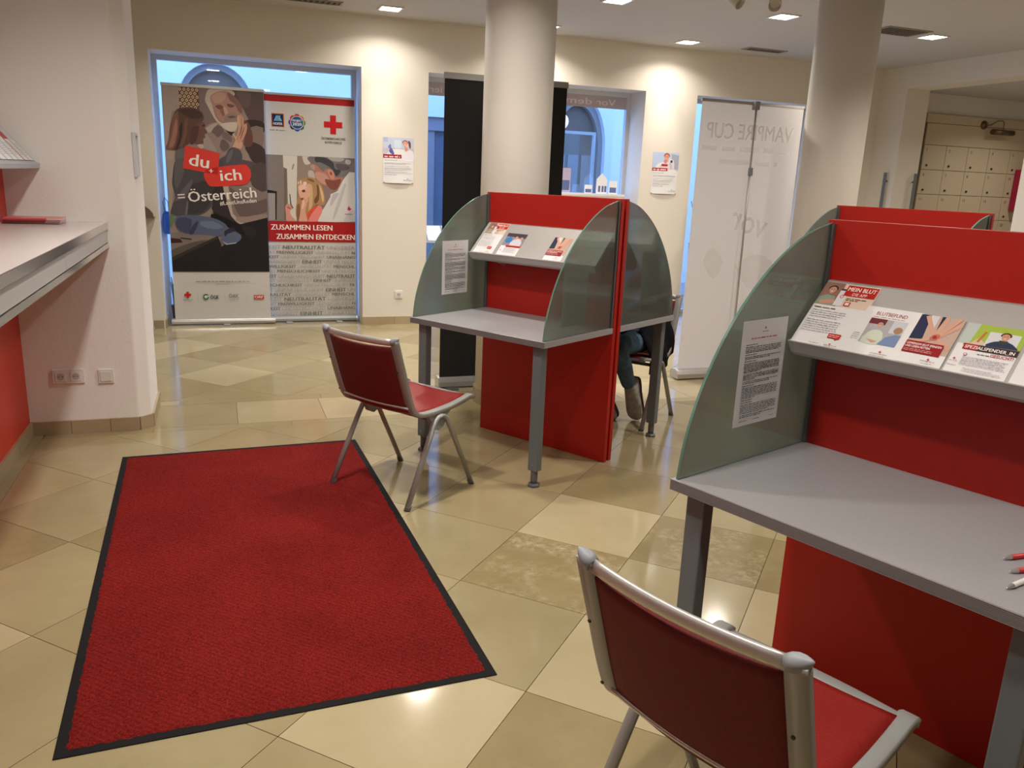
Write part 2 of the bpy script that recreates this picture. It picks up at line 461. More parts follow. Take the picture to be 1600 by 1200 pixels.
KNOWN = {(0, -1): T_CREAM, (0, 0): T_BROWN, (0, -2): T_MOTTLE, (1, -2): T_OLIVE, (1, -1): T_MOTTLE, (-1, 0): T_TAN, (-1, -1): T_TAN,
         (-1, -2): T_OLIVE, (0, -3): T_OLIVE, (1, -3): T_CREAM, (1, -4): T_BROWN, (0, -4): T_CREAM, (2, -2): T_CREAM, (2, -3): T_BROWN,
         (-4, -3): T_OLIVE, (-3, -4): T_OLIVE, (-4, -4): T_BROWN, (-3, -3): T_BROWN, (-5, -3): T_TAN, (-3, -5): T_CREAM, (-2, -5): T_OLIVE,
         (-2, -4): T_TAN, (-4, -2): T_TAN, (-1, 1): T_OLIVE, (0, 1): T_TAN, (1, 0): T_OLIVE, (-1, -4): T_TAN, (-1, -5): T_OLIVE, (0, -5): T_TAN}
def field(ox, oy, a0, a1, b0, b1, known, seed, pool=None):
    rnd = random.Random(seed)
    e = (S * c45, -S * c45); g = (S * c45, S * c45)
    for i in range(-34, 34):
        for j in range(-34, 34):
            k = GAP / S
            cs = [(i + k, j + k), (i + 1 - k, j + k), (i + 1 - k, j + 1 - k), (i + k, j + 1 - k)]
            poly = [(ox + e[0] * u + g[0] * v, oy + e[1] * u + g[1] * v) for u, v in cs]
            full = all(a0 <= p[0] <= a1 and b0 <= p[1] <= b1 for p in poly)
            if not full:
                poly = clip_poly(poly, a0, a1, b0, b1)
                if len(poly) < 3: continue
                ar = abs(sum(poly[t][0] * poly[(t + 1) % len(poly)][1] - poly[(t + 1) % len(poly)][0] * poly[t][1] for t in range(len(poly)))) / 2
                if ar < 4e-4: continue
            m = known.get((i, j)) or rnd.choice(pool or [T_CREAM, T_TAN, T_TAN, T_OLIVE, T_OLIVE, T_BROWN])
            vis = any(in_view(*p, 0, 60) for p in poly) and poly[0][0] < 7.3
            put_tile(poly, m, vis, 'full' if full else None)
field(1.531, 3.432, -0.985, AR, FRONT, 4.868, KNOWN, 3)
KN2 = {}
field(0.353, 6.237, -3.0, AR, 5.536, BW1 - 0.02, KN2, 5, [T_CREAM, T_TAN, T_TAN, T_OLIVE, T_OLIVE, T_BROWN])
def strip(a0, a1, b0, b1, n0, step, mats, along='a', seed=1):
    rnd = random.Random(seed); t = n0
    lo, hi = (a0, a1) if along == 'a' else (b0, b1)
    while t < hi:
        p, q = max(t, lo) + GAP, min(t + step, hi) - GAP
        if q - p > 0.03:
            poly = [(p, b0 + GAP), (q, b0 + GAP), (q, b1 - GAP), (p, b1 - GAP)] if along == 'a' else [(a0 + GAP, p), (a1 - GAP, p), (a1 - GAP, q), (a0 + GAP, q)]
            put_tile(poly, rnd.choice(mats), any(in_view(*c, 0, 60) for c in poly) and poly[0][0] < 7.3)
        t += step
strip(-0.98, AR, 4.95, 5.44, -1.53, 0.526, [T_CREAM, T_TAN, T_CREAM], seed=4)
strip(-0.98, AR, 4.868, 4.95, -1.2, 0.78, [T_CREAM, T_OLIVE, T_TAN], seed=5)
strip(-0.98, AR, 5.44, 5.536, -1.2, 0.90, [T_CREAM, T_TAN], seed=6)
strip(-1.05, -0.985, FRONT, 4.95, FRONT, 0.47, [T_TAN, T_OLIVE], 'b', seed=7)
strip(AR, 11.2, 6.15, BW0, AR, 0.6, [T_TAN], seed=8)
rest = REST.build('tile_field', REST_MATS, floor); rest['kind'] = 'stuff'

# back wall with three floor-length openings
WINS = [(-0.53, 1.33), (1.985, 4.38), (5.02, 6.72)]
mb = MB(); edge = -3.0
for a0, a1 in WINS + [(7.9, 7.9)]:
    mb.box(edge, a0, BW0, BW1, 0, CEIL)
    if a1 > a0: mb.box(a0, a1, BW0, BW1, WIN_TOP, CEIL)
    edge = a1
structure(mb.build('wall_back', M_WALL))
for k, (a0, a1) in enumerate(WINS):
    fr = MB(); y0, y1 = 8.54, 8.60; t = 0.045
    fr.box(a0, a0 + t, y0, y1, 0, WIN_TOP); fr.box(a1 - t, a1, y0, y1, 0, WIN_TOP)
    fr.box(a0 + t, a1 - t, y0, y1, WIN_TOP - t, WIN_TOP); fr.box(a0 + t, a1 - t, y0, y1, 0, t)
    w = structure(fr.build('window_%d' % (k + 1), M_FRAME))
    MB().box(a0 + t, a1 - t, 8.567, 8.573, t, WIN_TOP - t).build('pane', M_CLEAR, w)
# frosted strip with lettering read from behind, on the middle window
strip_m = mat('frosted_strip', (0.52, 0.44, 0.45), 0.6)
st = MB().box(2.03, 4.335, 8.563, 8.5662, 2.305, 2.434).build('window_film', strip_m)
tag(st, 'mauve film strip with reversed lettering across the middle window top', 'window film')
for body, x, w in (('Vor', 4.205, 0.235), ('dem', 3.915, 0.31), ('B', 3.555, None), ('ier', 2.215, 0.13)):
    p = Print(); p.text(body, x - 4.20, 2.335, 0.068, (232, 224, 230), width=w, mirror=True, bold=0.5)
    o = p.build('lettering', st, True, 8.5628); o.location.x = 4.20

# left: low wall behind the counter, pier, rear alcove
structure(MB().box(-1.4, AL - 0.012, FRONT, 4.95, 0, CEIL).build('wall_left', M_PIER))
pier = [(-3.0, 4.95), (-0.495, 4.95), (-0.43, 5.005), (-0.43, 5.52), (-3.0, 5.52)]
structure(MB().prism([(-1.4, 4.95)] + pier[1:4] + [(-1.4, 5.52)], 'z', 0, CEIL).build('wall_pier', M_PIER, bevel=0.008))
structure(MB().box(-3.2, -3.0, 5.3, BW1, 0, CEIL).build('wall_left_rear', M_WALL))
structure(MB().box(-3.2, -1.4, 5.32, 5.52, 0, CEIL).build('wall_alcove', M_WALL))
structure(MB().box(-1.4, 7.9, FRONT - 0.25, FRONT, 0, CEIL).build('wall_front', M_WALL))
# right wall with the opening to the locker niche
JB, NB = 7.79, 6.15
mb = MB(); mb.box(AR, 7.87, JB, BW0, 0, CEIL); mb.box(AR, 7.87, FRONT, NB, 0, CEIL); mb.box(AR, 7.87, NB, JB, 2.70, CEIL)
structure(mb.build('wall_right', M_WALL))
structure(MB().box(7.87, 11.2, BW0, BW1, 0, CEIL).build('wall_niche', M_WALL))
structure(MB().box(11.2, 11.4, 5.9, BW1, 0, CEIL).build('wall_niche_right', M_WALL))
structure(MB().box(7.87, 11.2, 5.9, NB, 0, CEIL).build('wall_niche_front', M_WALL))
mb = MB(); mb.box(-3.3, 11.5, FRONT - 0.3, BW1, CEIL, CEIL + 0.2)
structure(mb.build('ceiling', M_CEIL))
structure(MB().box(7.87, 11.2, NB, BW0, 2.735, CEIL).build('ceiling_niche', M_CEIL))

# stone skirting
def skirting(name, runs, h=0.078, t=0.014):
    """runs: ((x0,y0),(x1,y1), normal side) pieces of stone along a wall"""
    root = None; k = 0
    for (x0, y0), (x1, y1), step in runs:
        L = math.hypot(x1 - x0, y1 - y0); d = ((x1 - x0) / L, (y1 - y0) / L); n = (d[1], -d[0]); s = 0.0
        while s < L - 0.01:
            e = min(s + step, L); g = 0.0012
            a = (x0 + d[0] * (s + g), y0 + d[1] * (s + g)); b = (x0 + d[0] * (e - g), y0 + d[1] * (e - g))
            poly = [a, b, (b[0] + n[0] * t, b[1] + n[1] * t), (a[0] + n[0] * t, a[1] + n[1] * t)]
            if root is None:
                root = MB().prism([(p[0], p[1]) for p in [a, b, (b[0] + n[0] * t * 0.6, b[1] + n[1] * t * 0.6), (a[0] + n[0] * t * 0.6, a[1] + n[1] * t * 0.6)]], 'z', 0, h * 0.98).build(name, M_GROUT)
                structure(root)
            MB().prism(poly, 'z', 0.0005, h).build('tile', M_BASEB, root)
            s = e
skirting('baseboard_pier', [((-1.045, 4.95), (-0.495, 4.95), 0.20), ((-0.495, 4.95), (-0.43, 5.005), 0.2), ((-0.43, 5.005), (-0.43, 5.52), 0.26)])
skirting('baseboard_back', [((-3.0, BW0), (-0.53, BW0), 0.41), ((1.33, BW0), (1.985, BW0), 0.33), ((4.38, BW0), (5.02, BW0), 0.32), ((6.72, BW0), (AR, BW0), 0.4),
                            ((-0.53, BW0), (-0.53, 8.5), 0.3)])
skirting('baseboard_left', [((AL, 1.0), (AL, 4.95), 0.45)])
skirting('baseboard_right', [((AR, BW0), (AR, JB), 0.4), ((AR, NB), (AR, 2.0), 0.4)])

# columns
def column(n, x, y):
    r = 0.223
    c = MB().lathe([(r, 0), (r, CEIL)], 48, (x, y, 0)).build('column_%d' % n, M_COLUMN)
    structure(c)
    for k in range(8):
        a0, a1 = 2 * math.pi * k / 8 + 0.004, 2 * math.pi * (k + 1) / 8 - 0.004
        pts = [a0 + (a1 - a0) * i / 5 for i in range(6)]
        poly = [(x + (r + 0.012) * math.cos(a), y + (r + 0.012) * math.sin(a)) for a in pts] + [(x + (r - 0.01) * math.cos(a), y + (r - 0.01) * math.sin(a)) for a in pts[::-1]]
        MB().prism(poly, 'z', 0.0005, 0.11).build('tile', M_BASEB, c)
column(1, 1.832, 5.139)
column(2, 4.39, 5.195)

# ------------------------------------------------------------------ the street outside the windows
M_FACADE = mat('outside_plaster', (0.80, 0.82, 0.84), 0.9)
M_PAVE = mat('outside_paving', (0.30, 0.30, 0.30), 0.8, noise=(6, 0.15))
M_OUTDARK = mat('outside_door', (0.20, 0.145, 0.11), 0.7)
M_OUTREV = mat('outside_reveal', (0.34, 0.31, 0.29), 0.8)
M_BEAM = mat('outside_beam', (0.26, 0.25, 0.27), 0.7)
structure(MB().box(-8, 18, BW1, 16, -0.14, -0.02).build('pavement', M_PAVE))
FB = 11.5
def arch_poly(cx, spring, r, n=16, rise=1.0):
    return [(cx + r * math.cos(math.pi * i / n), spring + rise * r * math.sin(math.pi * i / n)) for i in range(n + 1)]
arches = [(0.02, 2.335, 0.435, 1.0), (5.10, 2.0, 0.42, 1.75)]
doorr = (2.35, 3.35, 2.30)
mb = MB(); H = 4.2
def wall_with_arch(cx, sp, r, rise, a0, a1):
    ap = arch_poly(cx, sp, r, 16, rise)
    mb.prism([(a0, -0.02), (cx - r, -0.02), (cx - r, sp)] + ap[::-1][1:9] + [(cx, H), (a0, H)], 'y', FB, FB + 0.3)
    mb.prism([(cx + r, -0.02), (a1, -0.02), (a1, H), (cx, H)] + ap[::-1][8:16] + [(cx + r, sp)], 'y', FB, FB + 0.3)
mb.box(-8, -1.2, FB, FB + 0.3, -0.02, H)
wall_with_arch(*arches[0][:3], arches[0][3], -1.2, doorr[0])
mb.box(doorr[0], doorr[1], FB, FB + 0.3, doorr[2], H)
wall_with_arch(*arches[1][:3], arches[1][3], doorr[1], 6.4)
mb.box(6.4, 18, FB, FB + 0.3, -0.02, H)
structure(mb.build('wall_facade', M_FACADE))
for k, (cx, sp, r, rise) in enumerate(arches):
    ap = arch_poly(cx, sp, r, 16, rise); ip = arch_poly(cx, sp, r - 0.07, 16, rise)
    d = MB()
    d.prism([(cx - r, -0.02), (cx - r + 0.07, -0.02)] + ip[::-1] + [(cx + r - 0.07, -0.02), (cx + r, -0.02)] + ap, 'y', FB + 0.10, FB + 0.29)
    dd = structure(d.build('door_%d' % (k + 1), M_OUTREV))
    MB().prism([(cx - r + 0.07, -0.02), (cx + r - 0.07, -0.02)] + ip, 'y', FB + 0.2, FB + 0.26).build('leaf', M_OUTDARK, dd)
    for q in range(3):
        MB().box(cx - r + 0.1 + q * 0.22, cx - r + 0.27 + q * 0.22, FB + 0.18, FB + 0.2, 0.1, sp - 0.1).build('panel', M_OUTREV, dd)
# glazed shop door across the street
d = MB(); x0, x1, zt = doorr
d.box(x0, x1, FB + 0.05, FB + 0.3, zt - 0.18, zt); d.box(x0, x0 + 0.12, FB + 0.05, FB + 0.3, -0.02, zt - 0.18); d.box(x1 - 0.12, x1, FB + 0.05, FB + 0.3, -0.02, zt - 0.18)
d.box((x0 + x1) / 2 - 0.05, (x0 + x1) / 2 + 0.05, FB + 0.08, FB + 0.2, -0.02, zt - 0.18)
d3 = structure(d.build('door_3', M_BEAM))
MB().box(x0 + 0.12, x1 - 0.12, FB + 0.13, FB + 0.15, -0.02, zt - 0.18).build('pane', mat('dark_pane', (0.10, 0.15, 0.22), 0.1), d3)
# white framed glass door standing open in front of the far arch
t = thing('glass_door', 'white framed glass door standing open beyond the middle window', 'door', (4.05, 9.75, 0), R(4))
fr = MB(); W, Hh, tt = 0.50, 2.12, 0.035
fr.box(0, tt, -0.02, 0.02, 0, Hh).box(W - tt, W, -0.02, 0.02, 0, Hh).box(tt, W - tt, -0.02, 0.02, Hh - tt, Hh).box(tt, W - tt, -0.02, 0.02, 0, 0.08)
fr.build('door_frame', M_FRAME, t)
MB().box(tt, W - tt, -0.004, 0.004, 0.08, Hh - tt).build('pane', M_CLEAR, t)
MB().tube([(W - 0.06, -0.03, 0.9), (W - 0.06, -0.03, 1.4)], 0.012).build('handle', M_ALU, t)
# globe lamp hung outside
t = thing('globe_lamp', 'round cream globe lamp hanging beyond the middle window', 'lamp', (4.02, 9.7, 2.22))
MB().ball((0, 0, 0), 0.105).build('globe', mat('globe_glass', (0.9, 0.8, 0.7), 0.5, emit=((1, 0.78, 0.62), 0.75)), t)
MB().tube([(0, 0, 0.10), (0, 0, 2.2)], 0.008).build('cord', M_DARK, t)
MB().box(-0.4, 0.4, -0.04, 1.9, 2.2, 2.26).build('bracket', M_OUTDARK, t)

# ------------------------------------------------------------------ ceiling fittings
def area_light(name, loc, rot, size, power, col, parent=None, spread=R(150)):
    l = bpy.data.lights.new(name, 'AREA'); l.shape = 'SQUARE'; l.size = size; l.energy = power; l.color = col; l.spread = spread
    o = bpy.data.objects.new(name, l); COL.objects.link(o); o.location = loc; o.rotation_euler = rot
    if parent: o.parent = parent
    return o
def spot_light(name, loc, target, power, col, angle, blend, parent=None, r=0.03):
    l = bpy.data.lights.new(name, 'SPOT'); l.energy = power; l.color = col; l.spot_size = R(angle); l.spot_blend = blend; l.shadow_soft_size = r
    o = bpy.data.objects.new(name, l); COL.objects.link(o); o.location = loc
    o.rotation_euler = (Vector(target) - Vector(loc)).to_track_quat('-Z', 'Y').to_euler()
    if parent: o.parent = parent
    return o
DOWN_POWER = 19.0
def downlight(x, y, label, wash=0.0, power=1.0, z=CEIL):
    t = thing('ceiling_downlight', label, 'ceiling light', (x, y, z), 0, 'square recessed ceiling lights')
    h = 0.105; fr = MB()
    for a0, a1, b0, b1 in ((-h, h, -h, -h + 0.018), (-h, h, h - 0.018, h), (-h, -h + 0.018, -h + 0.018, h - 0.018), (h - 0.018, h, -h + 0.018, h - 0.018)):
        fr.box(a0, a1, b0, b1, -0.010, 0.0)
    fr.build('frame', M_WHITEP, t)
    MB().box(-h + 0.018, h - 0.018, -h + 0.018, h - 0.018, -0.004, -0.001).build('lens', M_LENS, t)
    area_light('downlight_lamp', (0, 0, -0.013), (0, 0, 0), 0.16, DOWN_POWER * power, LAMP_COL, t, R(140))
    if wash:
        spot_light('wash_lamp', (0, 0.02, -0.02), (0, 0.42, -1.2), wash, LAMP_COL, 40, 1.0, t)
downlight(1.52, 7.76, 'square ceiling light left of the first column, shining on the wall poster', wash=26, power=0.42)
downlight(4.60, 7.80, 'small square ceiling light near the back wall between the two columns', wash=26, power=0.42)
downlight(4.60, 6.26, 'bright square ceiling light just left of the right-hand column')
downlight(6.30, 6.31, 'bright square ceiling light right of the right-hand column', power=0.8)
downlight(3.11, 6.43, 'square ceiling light cut by the top edge between the columns')
for x, y, pw, lb in ((1.52, 6.3, 1.0, 'square ceiling light over the floor before the left window'), (3.05, 7.8, 0.7, 'square ceiling light hidden behind the first column'),
                     (0.1, 7.0, 0.8, 'square ceiling light over the roll-up banners'), (1.25, 4.0, 0.75, 'square ceiling light above the far chair'),
                     (3.11, 3.2, 1.0, 'square ceiling light above the aisle between the booths'), (0.0, 3.2, 1.15, 'square ceiling light above the red mat'), (0.0, 1.5, 0.75, 'added unseen ceiling light above the near end of the mat'), (0.9, 0.5, 0.78, 'square ceiling light before the nearest booth'),  # the one over the mat's near end is added to brighten the pier
                     (4.7, 3.2, 1.0, 'square ceiling light above the half hidden booth'), (6.3, 4.2, 1.0, 'square ceiling light near the right wall')):
    downlight(x, y, lb, power=pw)
downlight(9.2, 7.0, 'added ceiling light brightening the locker niche', power=0.55, z=2.735)  # lamp and fitting added to lift the dim lockers

def vent(x, y, label, n=9, w=0.48, d=0.16, rz=0.0):
    t = thing('ceiling_vent', label, 'vent', (x, y, CEIL), rz, 'ceiling air vents')
    fr = MB(); k = 0.018
    fr.box(-w / 2, w / 2, -d / 2, -d / 2 + k, -0.008, 0).box(-w / 2, w / 2, d / 2 - k, d / 2, -0.008, 0)
    fr.box(-w / 2, -w / 2 + k, -d / 2 + k, d / 2 - k, -0.008, 0).box(w / 2 - k, w / 2, -d / 2 + k, d / 2 - k, -0.008, 0)
    fr.build('frame', mat('vent_metal', (0.32, 0.28, 0.23), 0.5), t)
    MB().box(-w / 2 + k, w / 2 - k, -d / 2 + k, d / 2 - k, -0.002, -0.0005).build('backing', M_DARK, t)
    for i in range(n):
        x0 = -w / 2 + k + (w - 2 * k) * (i + 0.2) / n
        MB().box(x0, x0 + (w - 2 * k) / n * 0.5, -d / 2 + k, d / 2 - k, -0.007, -0.003).build('slat', mat('vent_slat', (0.12, 0.10, 0.08), 0.5), t)
vent(0.86, 7.80, 'dark slatted ceiling vent cut by the top edge above the left window')
vent(5.53, 7.79, 'brown slatted ceiling vent near the back wall left of the right-hand column')
vent(5.86, 6.27, 'black slatted ceiling vent peeking out right of the right-hand column', w=0.5, d=0.3)

def track_spot(x, y, label, rz):
    t = thing('ceiling_spotlight', label, 'spotlight', (x, y, CEIL), rz, 'white ceiling spotlights')
    MB().lathe([(0.05, -0.02), (0.05, 0)], 20).build('ceiling_plate', M_WHITEP, t)
    MB().tube([(0, 0, -0.02), (0, 0, -0.10)], 0.010).build('stem', M_WHITEP, t)
    hd = MB().lathe([(0.030, -0.075), (0.042, -0.06), (0.046, 0.07), (0.040, 0.07), (0.036, 0.03)], 24).build('lamp_head', M_WHITEP, t, (0, 0, -0.135), (R(125), 0, 0))
    MB().lathe([(0.034, 0.035), (0.034, 0.045)], 20).build('reflector', M_ALU, hd)
track_spot(3.50, 5.36, 'left of two white spotlight heads at the top edge of the ceiling', R(25))
track_spot(3.80, 5.29, 'right of two white spotlight heads at the top edge of the ceiling', R(-35))

# ------------------------------------------------------------------ consultation booths
DW, DD, DZ, DH = 0.91, 0.609, 0.756, 1.4255
SH0, SH1 = (0.012, 1.252), (0.175, 1.088)        # display shelf: (distance from the panel, height) back and front
def make_booth(label):
    t = thing('desk_booth', label, 'desk', (0, 0, 0), 0, 'red and grey desk booths')
    MB().box(-DW / 2, DW / 2, 0, 0.028, 0, DH).build('divider_panel', M_RED, t, bevel=0.0015)
    top = MB().box(-DW / 2, DW / 2, -DD + 0.004, -0.001, DZ - 0.030, DZ).build('desk_top', M_DESK, t, bevel=0.001)
    prof = []; n = 9
    for i in range(n):
        z0 = DZ - 0.030 + 0.030 * i / n; dz = 0.030 / n
        prof += [(-DD + 0.002, z0), (-DD - 0.0005, z0 + dz * 0.35), (-DD - 0.0005, z0 + dz * 0.75)]
    prof += [(-DD + 0.002, DZ), (-DD + 0.004, DZ), (-DD + 0.004, DZ - 0.03)]
    MB().prism(prof, 'x', -DW / 2, DW / 2).build('ribbed_edge', M_RIB, top)
    for s in (-1, 1):
        x = s * (DW / 2 - 0.062); y = -DD + 0.055
        lg = MB().box(x - 0.028, x + 0.028, y - 0.022, y + 0.022, 0.085, DZ - 0.030).build('leg', M_LEG, t, bevel=0.004)
        MB().lathe([(0.017, 0.012), (0.017, 0.030), (0.019, 0.033), (0.017, 0.036), (0.019, 0.045), (0.017, 0.048), (0.019, 0.057), (0.017, 0.060), (0.019, 0.069), (0.017, 0.072), (0.019, 0.0845), (0.018, 0.12)], 16, (x, y, 0)).build('threaded_stem', M_LEGD, lg)
        MB().lathe([(0.033, 0), (0.033, 0.010), (0.026, 0.018), (0.016, 0.018)], 6, (x, y, 0), smooth=False).build('foot', M_LEGD, lg)
        MB().lathe([(0.003, 0), (0.003, 0.003)], 8).build('screw', M_ALU, lg, (x, y - 0.022, 0.115), (R(90), 0, 0))
    curve = [(0.600, DZ), (0.588, 0.84), (0.567, 0.915), (0.528, 1.01), (0.462, 1.12), (0.375, 1.222), (0.265, 1.313), (0.13, 1.385), (0.004, 1.417)]
    pts = []
    for i in range(len(curve) - 1):
        p0, p1, p2, p3 = curve[max(i - 1, 0)], curve[i], curve[i + 1], curve[min(i + 2, len(curve) - 1)]
        for j in range(4):
            q = j / 4
            pts.append(tuple(0.5 * (2 * p1[d] + (p2[d] - p0[d]) * q + (2 * p0[d] - 5 * p1[d] + 4 * p2[d] - p3[d]) * q * q + (3 * p1[d] - p0[d] - 3 * p2[d] + p3[d]) * q ** 3) for d in (0, 1)))
    pts.append(curve[-1])
    poly = [(-a, b) for a, b in pts] + [(-0.004, DZ + 0.001)]
    poly[0] = (poly[0][0], DZ + 0.001)
    for s in (-1, 1):
        x = s * 0.440
        g = MB().prism(poly, 'x', x - 0.004, x + 0.004, 0, 1).build('glass_side', [M_GLASS, M_GEDGE], t)
        MB().box(x - 0.011, x - 0.0045, -0.014, -0.0005, DZ + 0.001, DH - 0.012).box(x + 0.0045, x + 0.011, -0.014, -0.0005, DZ + 0.001, DH - 0.012).build('glazing_bar', M_LEGD, g)
    (v0, z0), (v1, z1) = SH0, SH1
    th = 0.004
    nrm = Vector((0, -(z0 - z1), (v1 - v0))).normalized()      # up and out of the slope (y = -v)
    A, Bq = Vector((0, -v0, z0)), Vector((0, -v1, z1))
    dn = (Bq - A).normalized()
    prof = [A, Bq, Bq + nrm * 0.010 + dn * 0.001, Bq + nrm * 0.011 + dn * 0.005, Bq + dn * 0.007 - nrm * 0.004,
            Vector((0, -v1 + 0.012, z1 - 0.030)), Vector((0, -v1 + 0.032, z1 - 0.041)), Vector((0, -v1 + 0.055, z1 - 0.041)), Vector((0, -v1 + 0.055, z1 - 0.037)),
            Vector((0, -v1 + 0.034, z1 - 0.037)), Vector((0, -v1 + 0.016, z1 - 0.027)), Bq - nrm * th, A - nrm * th, Vector((0, -0.001, z0 - 0.012)), Vector((0, -0.001, z0 + 0.003)), Vector((0, -v0, z0 + 0.003))]
    MB().prism([(q.y, q.z) for q in prof], 'x', -0.425, 0.425).build('display_shelf', M_SHELF, t)
    for s in (-1, 1):
        MB().prism([(-0.001, z0 - 0.02), (-v1 + 0.05, z1 - 0.012), (-v1 + 0.05, z1 - 0.035), (-0.001, z1 - 0.075)], 'x', s * 0.30 - 0.002, s * 0.30 + 0.002).build('shelf_bracket', M_SHELF, t)
    return t
FX, FY, FT = 1.7037, 4.1901, R(-58.494)
booth_far = make_booth('far red and grey desk booth with glass sides before the first column')
def put(o, x, y, rz): o.location = (x, y, 0); o.rotation_euler = (0, 0, rz); return o
put(booth_far, FX, FY, FT)
bk = copy_tree(booth_far); GAPB = 0.075
ef, ff = (math.cos(FT), math.sin(FT)), (math.sin(FT), -math.cos(FT))
put(bk, FX - ff[0] * GAPB, FY - ff[1] * GAPB, FT + math.pi)
bk['label'] = 'back half of the far double booth, where the person sits behind the red panel'
NX, NY, NT = 1.8105, 1.5090, R(-70.432)
nb = put(copy_tree(booth_far), NX, NY, NT); nb['label'] = 'nearest red and grey desk booth at right with four leaflets and pens'
tb = put(copy_tree(booth_far), 3.807, 3.785, R(-70)); tb['label'] = 'red booth half hidden behind the nearest booth, only its top showing'
bpy.context.view_layer.update()
def booth_mat(o): return Matrix.Translation(o.location) @ Matrix.Rotation(o.rotation_euler.z, 4, 'Z')
def place(o, M):
    o.matrix_world = M

# notices behind/on the glass, A4
def notice(booth, side, v0, z0, label, tilt=0.0):
    t = thing('notice_sheet', label, 'notice', group='white notices on booth glass')
    w, h = 0.21, 0.297
    MB().add([(-w / 2, -h / 2, 0), (w / 2, -h / 2, 0), (w / 2, h / 2, 0), (-w / 2, h / 2, 0)], [(0, 1, 2, 3)]).build('sheet', M_THIN, t)
    p = Print(); ink = (70, 66, 78)
    p.cross(0, h / 2 - 0.024, 0.004); p.greek(-0.014, 0.014, h / 2 - 0.035, 0.003, (120, 110, 115), 3)
    p.greek(-0.062, 0.062, h / 2 - 0.052, 0.0038, (190, 60, 60), 5)
    y = h / 2 - 0.068; k = 0
    for para in (1, 4, 1, 2, 1, 6, 4, 2, 1, 7, 1, 1, 6, 2):
        for q in range(para):
            p.greek(-w / 2 + 0.022, -w / 2 + (0.075 if para == 1 else w - 0.022), y, 0.0030, ink, k, 0.0 if para == 1 or q < para - 1 else 0.8); y -= 0.0046; k += 1
        y -= 0.0022
    p.greek(-w / 2 + 0.022, -w / 2 + 0.06, -h / 2 + 0.014, 0.0025, ink, 91); p.greek(-0.02, 0.015, -h / 2 + 0.014, 0.0025, ink, 92); p.greek(0.06, 0.08, -h / 2 + 0.014, 0.0025, ink, 93)
    p.build('printed_text', t, False)
    x = side * (0.440 - 0.00425)
    if side < 0: rot = Matrix(((0, 0, 1, 0), (1, 0, 0, 0), (0, 1, 0, 0), (0, 0, 0, 1)))
    else: rot = Matrix(((0, 0, -1, 0), (-1, 0, 0, 0), (0, 1, 0, 0), (0, 0, 0, 1)))
    M = booth_mat(booth) @ Matrix.Translation((x, -(v0 + w / 2), z0 + h / 2)) @ rot @ Matrix.Rotation(tilt, 4, 'Z')
    place(t, M)
notice(nb, -1, 0.178, 0.862, 'printed white notice taped inside the glass of the nearest booth')
notice(booth_far, -1, 0.176, 0.860, 'printed white notice on the left glass of the far booth')
notice(booth_far, 1, 0.246, 0.806, 'white sheet seen through the right glass of the far booth', R(0.8))
notice(bk, -1, 0.205, 0.845, 'white sheet seen through the rearmost glass by the seated person')

# leaflets on the display shelves
def shelf_matrix(booth, u, s, lift=0.0):
    """u across, s down the slope, to a leaflet centre"""
    (v0, z0), (v1, z1) = SH0, SH1
    L = math.hypot(v1 - v0, z0 - z1); dy, dz = -(v1 - v0) / L, (z1 - z0) / L
    up = Vector((0, -dy, -dz)); x = Vector((1, 0, 0)); n = x.cross(up)
    c = Vector((u, -v0 + dy * s, z0 + dz * s)) + n * (0.0012 + lift)
    M = Matrix(((x.x, up.x, n.x, c.x), (x.y, up.y, n.y, c.y), (x.z, up.z, n.z, c.z), (0, 0, 0, 1)))
    return booth_mat(booth) @ M
def leaflet(booth, u0, u1, s0, s1, label, draw, lift=0.0, tilt=0.0):
    t = thing('leaflet', label, 'leaflet', group='leaflets on the booth shelves')
    w, h = u1 - u0, s1 - s0
    MB().box(-w / 2, w / 2, -h / 2, h / 2, -0.0008, 0.0).build('sheet', M_PAPER, t)
    p = Print(); draw(p, w, h); p.build('printed_face', t, False)
    place(t, shelf_matrix(booth, (u0 + u1) / 2, (s0 + s1) / 2, lift) @ Matrix.Rotation(tilt, 4, 'Z'))
RED1, SKIN = (190, 38, 30), (205, 150, 125)
def face(p, x, y, r, hair=(60, 40, 34), skin=SKIN, top=True):
    p.poly([(x - r * 1.02, y + r * 0.1), (x - r * 0.95, y + r * 0.9), (x, y + r * 1.35), (x + r * 0.95, y + r * 0.9), (x + r * 1.02, y + r * 0.1)], hair, 3)
    p.poly([(x - r * 0.8, y + r * 0.5), (x, y + r * 0.95), (x + r * 0.8, y + r * 0.5), (x + r * 0.72, y - r * 0.5), (x, y - r * 1.15), (x - r * 0.72, y - r * 0.5)], skin, 3)
    for s in (-1, 1): p.disc(x + s * r * 0.35, y + r * 0.15, r * 0.10, (50, 35, 30), 8, new=(s < 0))
    p.poly([(x - r * 0.35, y - r * 0.4), (x + r * 0.35, y - r * 0.4), (x, y - r * 0.65)], (235, 225, 220))
